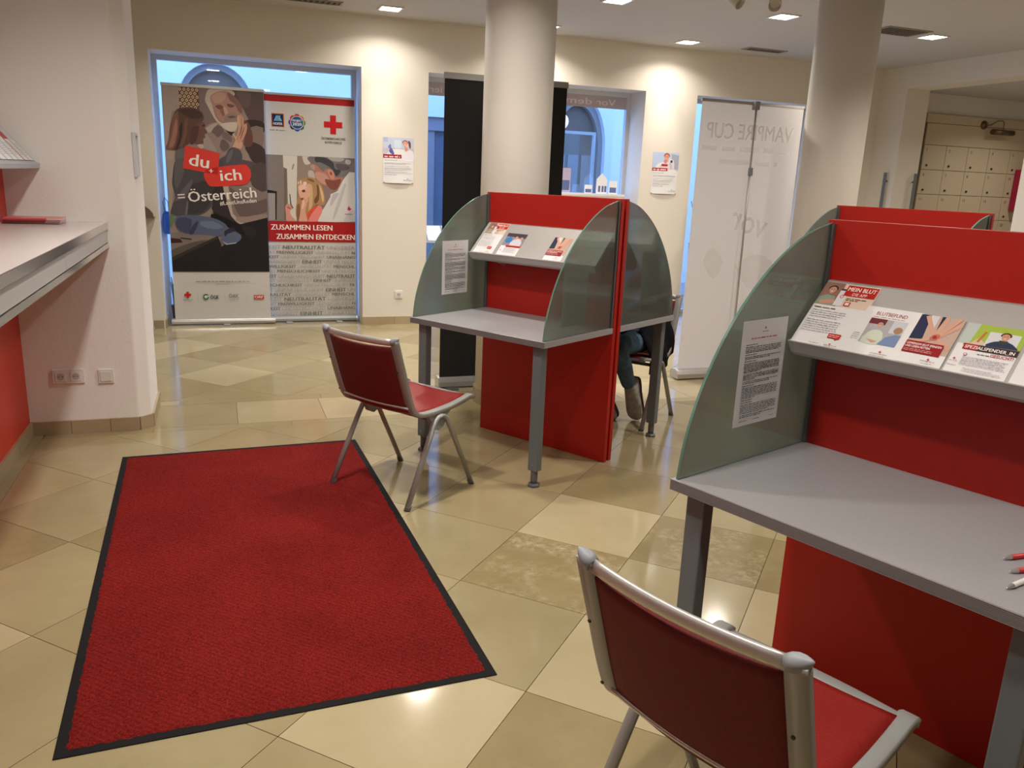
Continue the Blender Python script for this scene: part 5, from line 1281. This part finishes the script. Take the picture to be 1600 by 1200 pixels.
rows[0] = ('KEIT', '*NEUTRALITÄT', 'UNIVERSA'); rows[1] = ('AT', '*FREIWILLIGKEIT', 'UNIVERSALITÄT', '*N')
zs = [0.754, 0.703, 0.658, 0.61, 0.562, 0.516, 0.465, 0.421, 0.375, 0.326, 0.279, 0.233, 0.184, 0.137, 0.084]
for k, (row, zc) in enumerate(zip(rows, zs)):
    big = k in (0, 3, 6, 9, 11, 14); h = 0.036 if big else 0.029
    tot = sum(text_shape(w.lstrip('*'), 1.2 if w[0] == '*' else 0)[2] for w in row) + 0.35 * (len(row) - 1)
    sx = (XR - XL - 0.018) / tot; x = XL + 0.010
    for w in row:
        b = 1.2 if w[0] == '*' else 0; body = w.lstrip('*'); ww = text_shape(body, b)[2] * sx
        p.text(body, x, zc - h / 2, h, (112, 110, 108) if b else (166, 164, 162), width=ww, bold=b); x += ww + 0.35 * sx
p.build('printed_picture', t, True, -0.002)

# black-backed banner behind the first column
t = thing('rollup_banner', 'black backed roll-up banner half hidden behind the first column', 'banner', (0, 5.56, 0), 0, 'roll-up banners')
MB().box(1.457, 2.345, -0.002, 0.002, 0.075, 2.140).build('fabric', M_BLACKF, t)
MB().box(1.453, 2.349, -0.014, 0.010, 2.136, 2.176).build('top_rail', M_ALUM, t)
cassette(t, 1.455, 2.350, 0.02, 0.085, M_ALUM, 0.05)
MB().box(1.50, 1.58, -0.10, 0.10, 0, 0.0095).build('foot', M_LEGD, t); MB().box(2.2, 2.28, -0.10, 0.10, 0, 0.0095).build('foot', M_LEGD, t)
# white-backed banner seen from behind
t = thing('rollup_banner', 'white roll-up banner seen from behind with mirrored VAMPIRE CUP print', 'banner', (0, 5.50, 0), 0, 'roll-up banners')
x0, x1 = 3.410, 4.325
vs = []; fs = []; n = 16
MB().add([(x0, 0, 0.078), (x1, 0, 0.078), (x1, 0, 2.128), (x0, 0, 2.128)], [(0, 1, 2, 3)]).build('fabric', M_BANNERW, t)
MB().box(x0 - 0.004, x1 + 0.004, -0.006, 0.006, 2.124, 2.142).build('top_rail', M_ALU, t)
cassette(t, x0 - 0.02, x1 + 0.02, 0.0, 0.082, M_ALU, 0.06)
pl = MB().tube([(3.868, -0.05, 0.08), (3.868, -0.03, 2.12)], 0.0085).build('pole', M_ALU, t)
MB().box(3.848, 3.888, -0.045, -0.004, 2.085, 2.145).build('top_clip', M_CAP, pl); MB().box(3.856, 3.880, -0.056, -0.028, 1.60, 1.66).build('pole_joint', M_CAP, pl)
p = Print(); c = (250, 248, 246)
p.text('VAMPIRE CUP', 4.245 - 3.85, 1.865, 0.115, c, width=0.775, mirror=True, bold=0.7)
for k, (a, b) in enumerate(((4.25, 3.44), (4.13, 3.60))):
    p.greek(a - 3.85 - (a - b), a - 3.85, 1.775 - 0.095 * k, 0.05, c, 5 + k)
o = p.build('printed_back', t, True, -0.002, M_INKT); o.location.x = 3.85; p = Print()
p.text('vor', 4.08 - 3.85, 1.12, 0.20, (247, 244, 242), width=0.34, mirror=True, rot=R(-14), bold=0.6)
o = p.build('printed_back', t, True, -0.002, M_INKT); o.location.x = 3.85; p = Print()
p.poly([(-0.30, 0.95), (-0.22, 1.05), (-0.12, 0.93), (-0.2, 0.80)], (243, 240, 238), 3)
o = p.build('printed_back', t, True, -0.002, M_INKT); o.location.x = 3.85; p = Print()
p.poly([(0.0, 0.9), (0.2, 1.0), (0.36, 0.9), (0.2, 0.7)], (243, 240, 238), 3)
o = p.build('printed_back', t, True, -0.002, M_INKT); o.location.x = 3.85

# ------------------------------------------------------------------ posters on the back wall
def poster(label, x0, x1, z0, z1, dark):
    t = thing('wall_poster', label, 'poster', ((x0 + x1) / 2, BW0, z0), 0, 'paper posters on the back wall')
    w, h = x1 - x0, z1 - z0; ny = 8; mb = MB(); vs = []; n = 12
    # sheet whose lower edge bows off the wall
    fr, bk_ = [], []
    for j in range(ny + 1):
        for i in range(n + 1):
            u = -w / 2 + w * i / n; v = h * j / ny; lift = 0.003 + 0.014 * (1 - j / ny) ** 2 * (1 - (2 * i / n - 1) ** 2)
            vs.append((u, -lift, v))
    fs = [(j * (n + 1) + i, j * (n + 1) + i + 1, (j + 1) * (n + 1) + i + 1, (j + 1) * (n + 1) + i) for j in range(ny) for i in range(n)]
    mb.add(vs, fs, 0, True); mb.build('sheet', M_PAPER, t)
    p = Print(); X = lambda q: -w / 2 + q * w
    Y = lambda q: h - q * h
    if dark == 0:
        p.rect(X(0), X(1), Y(0.44), Y(0), (196, 206, 226)); p.rect(X(0), X(0.16), Y(0.1), Y(0.0), (175, 190, 225)); p.rect(X(0.36), X(0.6), Y(0.22), Y(0.05), (205, 225, 240), new=False); p.rect(X(0), X(1), Y(0.32), Y(0.23), (200, 190, 206), new=False)
        p.poly([(X(0.2), Y(0.28)), (X(0.26), Y(0.22)), (X(0.36), Y(0.34)), (X(0.33), Y(0.38)), (X(0.22), Y(0.33))], (88, 100, 165), 2); p.poly([(X(0.16), Y(0.2)), (X(0.24), Y(0.14)), (X(0.26), Y(0.22)), (X(0.2), Y(0.24))], (120, 130, 190), 2)
        p.poly([(X(0.45), Y(0.44)), (X(0.56), Y(0.3)), (X(0.68), Y(0.26)), (X(0.92), Y(0.26)), (X(1), Y(0.34)), (X(1), Y(0.5)), (X(0.7), Y(0.5))], (232, 230, 238), 2)
        p.poly([(X(0.82), Y(0.05)), (X(0.9), Y(0.1)), (X(0.9), Y(0.22)), (X(0.85), Y(0.2))], (120, 70, 50), 2)
        face(p, X(0.72), Y(0.125), w * 0.085, (150, 90, 65), (226, 165, 145)); p.poly([(X(0.70), Y(0.2)), (X(0.80), Y(0.2)), (X(0.82), Y(0.27)), (X(0.72), Y(0.30))], (214, 150, 132))
        band = (0.37, 0.45); bw = 0.60
    else:
        p.rect(X(0), X(1), Y(0.44), Y(0), (190, 206, 240)); p.poly([(X(0.7), Y(0.02)), (X(1), Y(0.06)), (X(1), Y(0.40)), (X(0.86), Y(0.40)), (X(0.72), Y(0.15))], (170, 176, 196)); p.rect(X(0.62), X(0.84), Y(0.4), Y(0.14), (222, 218, 226), new=False)
        p.poly([(X(0.2), Y(0.44)), (X(0.32), Y(0.3)), (X(0.45), Y(0.22)), (X(0.6), Y(0.26)), (X(0.62), Y(0.44))], (228, 205, 210), 2); p.rect(X(0.34), X(0.58), Y(0.33), Y(0.28), (170, 40, 60))
        face(p, X(0.53), Y(0.11), w * 0.10, (150, 80, 60), (226, 150, 130)); p.poly([(X(0.46), Y(0.17)), (X(0.58), Y(0.19)), (X(0.5), Y(0.27)), (X(0.42), Y(0.22))], (220, 140, 122), 2)
        p.disc(X(0.72), Y(0.21), w * 0.045, (60, 40, 60), 12); p.poly([(X(0.64), Y(0.24)), (X(0.72), Y(0.25)), (X(0.76), Y(0.38)), (X(0.68), Y(0.38))], (200, 190, 205), 2)
        band = (0.375, 0.445); bw = 0.58
    p.rect(X(0), X(bw), Y(band[1]), Y(band[0]), (176, 34, 44)); p.greek(X(0.04), X(bw - 0.05), Y(band[1]) + h * 0.018, h * 0.034, (240, 225, 225), 12)
    p.greek(X(0.05), X(0.46), Y(0.50), h * 0.012, (120, 115, 125), 20); k = 0
    for yy_ in (0.56, 0.58, 0.63, 0.67, 0.69, 0.72, 0.76, 0.78): p.greek(X(0.05), X(0.95), Y(yy_), h * 0.009, (135, 130, 142), 21 + k, 0.3); k += 1
    p.greek(X(0.05), X(0.45), Y(0.82), h * 0.011, (90, 85, 95), 30)
    p.cross(X(0.80), Y(0.90), h * 0.012, (90, 70, 80)); p.greek(X(0.66), X(0.96), Y(0.935), h * 0.012, (110, 105, 115), 31); p.rect(X(0), X(1), Y(0.998), Y(0.985), (200, 100, 100))
    # keep the print on the bowed sheet
    out = []
    for a, b, c in p.v:
        i = min(max((a + w / 2) / w, 0), 1); j = min(max(b / h, 0), 1)
        out.append((a, b, c + 0.0035 + 0.014 * (1 - j) ** 2 * (1 - (2 * i - 1) ** 2)))
    p.v = out
    p.build('printed_face', t, True, 0.0)
poster('paper poster of a woman in white on the wall right of the banners', 1.538, 1.842, 1.418, 1.852, 0)
poster('paper poster of a woman holding a phone, on the wall left of the white banner', 4.525, 4.850, 1.412, 1.857, 1)

# ------------------------------------------------------------------ locker niche
t = thing('locker_wall', 'beige wall of numbered lockers in the niche at right', 'lockers', (8.255, BW0, 0))
LW, LHt = 0.3625, 0.2985; ncol, nrow = 8, 7; ztop = 2.125
MB().box(0, ncol * LW + 0.02, -0.03, 0, 0.0, 2.50).build('carcass', M_GAP, t)
MB().box(0.004, ncol * LW + 0.016, -0.048, -0.03, 2.39, 2.495).build('upper_board', M_LOCKER, t)
MB().box(0.024, ncol * LW + 0.012, -0.048, -0.03, ztop + 0.006, 2.384).build('upper_panel', M_LOCKER, t)
for r_ in range(nrow):
    for c_ in range(ncol):
        a0, z1 = 0.024 + c_ * LW, ztop - r_ * LHt; num = r_ * 5 + c_ + 1
        if c_ < 5: lab = str(num)
        else: lab = None
        z0 = max(z1 - LHt + 0.006, 0.03)
        d = MB().box(a0 + 0.003, a0 + LW - 0.003, -0.048, -0.030, z0, z1).build('door', M_LOCKER, t)
        MB().lathe([(0.013, 0), (0.013, 0.012), (0.006, 0.014)], 12).build('lock', M_DARK, d, (a0 + 0.075, -0.048, z1 - LHt + 0.055), (R(90), 0, 0))
        if lab:
            p = Print(); p.text(lab, a0 + 0.045, z1 - 0.075, 0.036, (70, 55, 40), bold=0.6); p.build('number', d, True, -0.048)
# picture lamp over the lockers
M_BRASS = mat('aged_brass', (0.16, 0.11, 0.06), 0.3, 0.8)
t = thing('picture_lamp', 'small brass picture lamp on a bent arm above the lockers', 'lamp', (9.19, BW0 - 0.0485, 2.41))
MB().lathe([(0.055, 0), (0.050, 0.012), (0.02, 0.020), (0.012, 0.03)], 20).build('rosette', M_BRASS, t, (0, 0, 0), (R(90), 0, 0))
MB().tube(smooth_path([(0, -0.03, 0), (0.06, -0.05, 0.0), (0.13, -0.08, 0.05), (0.19, -0.11, 0.05), (0.20, -0.12, 0.0), (0.20, -0.12, -0.05)], 4), 0.006, 8).build('arm', M_BRASS, t)
MB().tube([(0.03, -0.12, -0.085), (0.37, -0.12, -0.085)], 0.042, 14, (0, 0, 1), 0, 0.034).build('shade', M_BRASS, t)
# red first-aid style box at the right edge
t = thing('wall_box', 'crimson wall box with two dark clasps at the right picture edge', 'box', (9.95, BW0 - 0.05, 1.36))
MB().box(-0.085, 0.25, -0.12, 0, 0, 0.53).build('box_body', mat('crimson', (0.42, 0.012, 0.06), 0.4), t, bevel=0.008)
for z in (0.05, 0.39): MB().box(-0.09, -0.02, -0.13, -0.12, z, z + 0.035).build('clasp', M_DARK, t)
MB().box(0.02, 0.2, -0.1215, -0.1205, 0.02, 0.08).build('sticker', M_PAPER, t)
# pull bars by the opening
for k, (x, y, rz, lb) in enumerate(((AR, 7.895, R(-90), 'grey vertical pull bar on the wall left of the niche opening'), (7.812, JB, 0, 'grey vertical pull bar on the jamb beside the lockers'))):
    t = thing('pull_bar', lb, 'handle', (x, y, 1.02), rz, 'grey pull bars by the niche')
    MB().box(-0.021, 0.021, -0.045, -0.033, 0, 0.74).build('bar', M_LEG, t, bevel=0.003)
    for z in (0.08, 0.64): MB().tube([(0, -0.034, z), (0, 0, z)], 0.010, 10).build('standoff', M_LEGD, t)
# small wall details seen near the first windows
# ------------------------------------------------------------------ things in the windows
t = thing('display_cabinet', 'low white display cabinet standing in the middle window', 'cabinet', (3.9, 8.42, 0))
MB().box(-0.42, 0.36, -0.10, 0.10, 0.02, 1.36).build('body', M_WHITEP, t); MB().box(-0.43, 0.37, -0.105, 0.105, 1.36, 1.385).build('top', M_WHITEP, t); MB().box(-0.4, 0.34, -0.09, 0.09, 0, 0.02).build('plinth', M_DARK, t)
M_BLUEP = mat('blue_print', (0.10, 0.14, 0.30), 0.5)
def card(x, w, h, label, m, rx=R(-8), tri=False):
    t = thing('display_card', label, 'card', (x, 8.40, 1.387), 0, 'cards on the display cabinet')
    if tri:
        MB().prism([(-w / 2, 0), (w / 2, 0), (w / 2, h * 0.7), (0, h), (-w / 2, h * 0.7)], 'y', -0.002, 0.002).build('card_face', M_PAPER, t)
        for q in (-0.22, 0.1, 0.36): MB().box(w * q - 0.012, w * q + 0.012, -0.004, -0.002, h * 0.08, h * 0.38).build('figure', M_BLUEP, t)
    else:
        MB().box(-w / 2, w / 2, -0.002, 0.002, 0, h).build('card_face', m, t); MB().box(-w * 0.4, w * 0.4, -0.004, -0.002, h * 0.1, h * 0.5).build('picture', M_BLUEP, t)
    MB().prism([(0.002, 0), (0.05, 0), (0.002, h * 0.6)], 'x', -0.003, 0.003).build('easel', M_PAPER, t)
card(4.02, 0.13, 0.22, 'white card with pointed top on the window cabinet', M_PAPER, tri=True)
card(3.86, 0.09, 0.09, 'small square white card on the window cabinet', M_PAPER)
card(3.58, 0.12, 0.26, 'tall blue and pink leaflet pack on the window cabinet', mat('pink_blue', (0.45, 0.38, 0.55), 0.5))
card(4.16, 0.10, 0.14, 'blue and white card at the right end of the window cabinet', M_PAPER)
t = thing('leaflet_easel', 'tilted white leaflet easel in the left end of the middle window', 'easel', (2.20, 8.40, 0))
MB().box(-0.19, 0.19, -0.13, 0.13, 0, 0.02).build('foot_plate', M_LEGD, t)
MB().tube([(0, 0.03, 0.02), (0, 0.03, 0.88)], 0.02).build('post', M_LEGD, t)
MB().box(-0.19, 0.19, -0.008, 0.0, 0, 0.26).build('board', M_CAP, t, (0, -0.08, 0.82), (R(-50), 0, 0))
MB().box(-0.16, 0.0, -0.012, -0.008, 0.03, 0.25).build('sheet', M_PAPER, t, (0, -0.08, 0.82), (R(-50), 0, 0)); MB().box(0.02, 0.17, -0.012, -0.008, 0.03, 0.25).build('sheet', M_PAPER, t, (0, -0.08, 0.82), (R(-50), 0, 0))
# potted plants
def plant(name, label, x, y, potr, poth, leafh, nleaf, spread, seed, zb=0.0):
    t = thing(name, label, 'plant', (x, y, zb))
    MB().lathe([(potr * 0.8, 0), (potr, poth), (potr * 0.9, poth), (potr * 0.85, poth - 0.03)], 20).build('pot', mat('dark_planter', (0.055, 0.05, 0.048), 0.5), t)
    rnd = random.Random(seed); ml = mat('plant_leaf', (0.06, 0.14, 0.03), 0.45, noise=(9, 0.4))
    for k in range(nleaf):
        a = rnd.uniform(0, 2 * math.pi); r0 = rnd.uniform(0, potr * 0.6); L = leafh * rnd.uniform(0.6, 1.0); sp = spread * rnd.uniform(0.2, 1); w = rnd.uniform(0.018, 0.03)
        d = Vector((math.cos(a), math.sin(a), 0)); s = Vector((-d.y, d.x, 0)); vs = []; n = 6
        for i in range(n + 1):
            q = i / n; c = d * (r0 + sp * q ** 1.8) + Vector((0, 0, poth - 0.04 + L * q)); ww = w * (0.6 + 0.4 * math.sin(math.pi * q)) * (1 - q ** 4)
            vs += [c - s * ww - d * 0.004, c + d * 0.003, c + s * ww - d * 0.004]
        fs = []
        for i in range(n): fs += [(i * 3, i * 3 + 1, i * 3 + 4, i * 3 + 3), (i * 3 + 1, i * 3 + 2, i * 3 + 5, i * 3 + 4)]
        MB().add(vs, fs, 0, True).build('leaf', ml, t)
plant('snake_plant', 'tall leafed green plant in a dark planter left of the white banner', 5.16, 8.05, 0.15, 0.88, 0.55, 14, 0.10, 4)
plant('snake_plant', 'green plant squeezed behind the left end of the du + ich banner', -0.43, 8.475, 0.055, 0.18, 0.42, 6, 0.03, 9)
# blue bag hanging at the window edge
bagm = mat('blue_bag', (0.03, 0.12, 0.42), 0.45)
t = thing('blue_bag', 'blue bag hanging at the left edge of the left window', 'bag', (-0.470, 8.50, 0.86))
MB().prism([(-0.045, 0.02), (-0.03, 0), (0.03, 0), (0.05, 0.03), (0.045, 0.17), (0.02, 0.21), (-0.025, 0.22), (-0.045, 0.18)], 'y', -0.02, 0.02, smooth=True).build('bag_body', bagm, t, bevel=0.01)
MB().tube([(-0.02, 0, 0.21), (-0.035, 0.02, 0.30), (-0.02, 0.035, 0.34), (0.01, 0.02, 0.30), (0.015, 0, 0.21)], 0.004, 6).build('strap', bagm, t)

# ------------------------------------------------------------------ seated person behind the far booth
M_JEANS = mat('denim', (0.06, 0.12, 0.19), 0.85, noise=(25, 0.3), bump=(60, 0.3))
M_JACKET = mat('black_jacket', (0.006, 0.006, 0.008), 0.9, spec=0.15, bump=(22, 0.4))
M_SKIN = mat('skin', (0.52, 0.30, 0.21), 0.5)
M_HAIR = mat('dark_hair', (0.03, 0.02, 0.014), 0.55)
M_SHOE = mat('grey_suede', (0.40, 0.38, 0.355), 0.8, noise=(40, 0.2), bump=(120, 0.2))
M_SOLE = mat('dark_sole', (0.055, 0.05, 0.045), 0.6)
person = thing('person', 'person in blue jeans, black jacket and grey sneakers sitting behind the far booth', 'person', (2.47, 4.625, 0), R(217.5))
V = []; E_ = []; RAD = []; SEG = []
def joint(p, r, prev=None, kind='jacket'):
    V.append(p); RAD.append(r); i = len(V) - 1
    if prev is not None: E_.append((prev, i)); SEG.append((prev, i, kind))
    return i
pel = joint((-0.07, 0, 0.535), 0.115)
bel = joint((-0.02, 0, 0.68), 0.120, pel); che = joint((0.05, 0, 0.86), 0.128, bel)
nb_ = joint((0.12, 0, 0.985), 0.070, che); nk = joint((0.155, 0, 1.045), 0.050, nb_, 'skin')
h1 = joint((0.185, 0, 1.10), 0.068, nk, 'skin'); h2 = joint((0.20, 0, 1.17), 0.086, h1, 'skin'); h3 = joint((0.195, 0, 1.235), 0.066, h2, 'skin')
ANK = {1: (0.178, 0.120, 0.245), -1: (0.318, -0.020, 0.205)}
KNEE = {1: (0.40, 0.125, 0.535), -1: (0.43, -0.06, 0.54)}
for s in (1, -1):
    hp = joint((-0.03, s * 0.095, 0.525), 0.088, pel, 'jeans'); md = joint((0.20, s * 0.115, 0.545), 0.078, hp, 'jeans')
    kn = joint(KNEE[s], 0.062, md, 'jeans')
    k, a = Vector(KNEE[s]), Vector(ANK[s])
    cf = joint(tuple(k.lerp(a, 0.45) + Vector((-0.012, 0, 0))), 0.058, kn, 'jeans'); joint(tuple(a), 0.043, cf, 'jeans')
    sh = joint((0.075, s * 0.165, 0.925), 0.062, che); el = joint((0.13, s * 0.255, 0.80), 0.046, sh)
    fa = joint((0.30, s * 0.20, 0.805), 0.037, el); wr = joint((0.40, s * 0.155, 0.80), 0.026, fa)
    pm = joint((0.455, s * 0.135, 0.795), 0.026, wr, 'skin'); pk = joint((0.485, s * 0.125, 0.79), 0.024, pm, 'skin')
    for q, (dy, L) in enumerate(((0.026, 0.062), (0.009, 0.072), (-0.009, 0.068), (-0.025, 0.052))):
        b0 = joint((0.495, s * (0.122 - dy), 0.788), 0.0085, pk, 'skin'); b1 = joint((0.495 + L * 0.5, s * (0.119 - dy * 1.15), 0.790), 0.0080, b0, 'skin'); joint((0.495 + L, s * (0.116 - dy * 1.2), 0.772), 0.0070, b1, 'skin')
    th0 = joint((0.465, s * 0.098, 0.785), 0.010, pm, 'skin'); th1 = joint((0.495, s * 0.075, 0.778), 0.0090, th0, 'skin'); joint((0.520, s * 0.068, 0.772), 0.0078, th1, 'skin')
me = bpy.data.meshes.new('body_cage'); me.from_pydata(V, E_, [])
tmp = bpy.data.objects.new('body_cage', me); COL.objects.link(tmp)
sk = tmp.modifiers.new('skin', 'SKIN'); sk.use_smooth_shade = True
for i, r in enumerate(RAD):
    d = me.skin_vertices[0].data[i]; d.radius = (r, r); d.use_root = (i == 0)
sb = tmp.modifiers.new('sub', 'SUBSURF'); sb.levels = 2; sb.render_levels = 2
bpy.context.view_layer.update()
bm_ = bpy.data.meshes.new_from_object(tmp.evaluated_get(bpy.context.evaluated_depsgraph_get()))
bpy.data.objects.remove(tmp)
for m in (M_JACKET, M_JEANS, M_SKIN): bm_.materials.append(m)
IDX = {'jacket': 0, 'jeans': 1, 'skin': 2}
segs = [(Vector(V[a]), Vector(V[b]), IDX[k], (RAD[a] + RAD[b]) / 2) for a, b, k in SEG]
for pg in bm_.polygons:
    c = pg.center; best = None
    for a, b, k, r in segs:
        ab = b - a; q = max(0, min(1, (c - a).dot(ab) / ab.length_squared)); d = (c - (a + ab * q)).length / r
        if best is None or d < best[0]: best = (d, k)
    k = best[1]
    if k == 1 and c.x < 0.03 and c.z > 0.44: k = 0          # jacket hem over the hips
    pg.material_index = k; pg.use_smooth = True
bo = bpy.data.objects.new('body', bm_); COL.objects.link(bo); bo.parent = person
hr = MB().ball((0.175, 0, 1.215), (0.095, 0.088, 0.085), 0, 18, 12); hr.ball((0.135, 0, 1.15), (0.055, 0.078, 0.085), 0, 14, 10); hr.build('hair', M_HAIR, person)
MB().prism([(0.275, 1.20), (0.305, 1.148), (0.28, 1.138)], 'y', -0.012, 0.012).build('nose', M_SKIN, person, bevel=0.004)
for s in (-1, 1):
    MB().ball((0.270, s * 0.032, 1.185), 0.011).build('eye', M_PAPER, person); MB().ball((0.19, s * 0.088, 1.165), (0.018, 0.009, 0.03)).build('ear', M_SKIN, person)
MB().ball((0.268, 0, 1.112), (0.012, 0.024, 0.006)).build('mouth', mat('lips', (0.42, 0.16, 0.13), 0.5), person)
def shoe(H_, T_, y):
    H_, T_ = Vector(H_), Vector(T_); ax = (T_ - H_).normalized(); L = (T_ - H_).length; up = Vector((-ax.z, 0, ax.x)); sd = Vector((0, 1, 0))
    if up.x < 0: up = -up
    stations = [(0.0, 0.030, 0.055), (0.04, 0.040, 0.098), (0.16, 0.044, 0.106), (0.30, 0.044, 0.098), (0.45, 0.048, 0.084), (0.62, 0.054, 0.068), (0.78, 0.056, 0.057), (0.90, 0.048, 0.050), (0.97, 0.032, 0.040), (1.0, 0.014, 0.030)]
    def ring(q, w, h, lo, n=14):
        c = H_ + ax * (q * L); out = []
        for j in range(n):
            a = 2 * math.pi * j / n; cx, cz = math.cos(a), math.sin(a)
            out.append(c + sd * (w * math.copysign(abs(cx) ** 0.7, cx)) + up * (lo + (h - lo) * (0.5 + 0.5 * math.copysign(abs(cz) ** 0.6, cz))))
        return out
    def loft(fn, m, name, parent):
        n = 14; vs = []
        for st in stations: vs += fn(*st)
        k = len(stations); fs = [(i * n + j, i * n + (j + 1) % n, (i + 1) * n + (j + 1) % n, (i + 1) * n + j) for i in range(k - 1) for j in range(n)]
        fs += [list(range(n))[::-1], [(k - 1) * n + j for j in range(n)]]
        return MB().add(vs, fs, 0, True).build(name, m, parent)
    up_ = loft(lambda q, w, h: ring(q, w, h, 0.016), M_SHOE, 'shoe', person)
    loft(lambda q, w, h: ring(q, w * 1.08, 0.022, 0.0), M_SOLE, 'sole', up_)
    for q in (0.34, 0.42, 0.50, 0.58):
        c = H_ + ax * (q * L) + up * (0.075 - (q - 0.34) * 0.055)
        MB().tube([c - sd * 0.022 - up * 0.004, c + up * 0.005, c + sd * 0.022 - up * 0.004], 0.003, 6, tuple(ax)).build('lace', M_SOLE, up_)
shoe((0.095, 0.120, 0.310), (0.012, 0.120, 0.012), 0.12)
shoe((0.235, -0.020, 0.235), (0.085, -0.020, 0.012), -0.02)
# open jacket hanging over the near side of the seat
vs = []; fs = []; n, m_ = 10, 8; rj = random.Random(5)
for i in range(n + 1):
    for j in range(m_ + 1):
        q, w_ = i / n, j / m_
        x = -0.17 + 0.34 * q - 0.03 * w_; z = 0.74 - 0.12 * q - (0.34 - 0.10 * abs(q - 0.35)) * w_
        y = 0.145 + 0.10 * math.sin(min(w_ * 1.9, 1.57)) + 0.012 * math.sin(q * 14 + w_ * 3)
        vs.append((x, y, z))
for i in range(n):
    for j in range(m_):
        a = i * (m_ + 1) + j; fs.append((a, a + 1, a + m_ + 2, a + m_ + 1))
jt = MB().add(vs, fs, 0, True).build('jacket_tail', M_JACKET, person)
sd_ = jt.modifiers.new('thick', 'SOLIDIFY'); sd_.thickness = 0.006
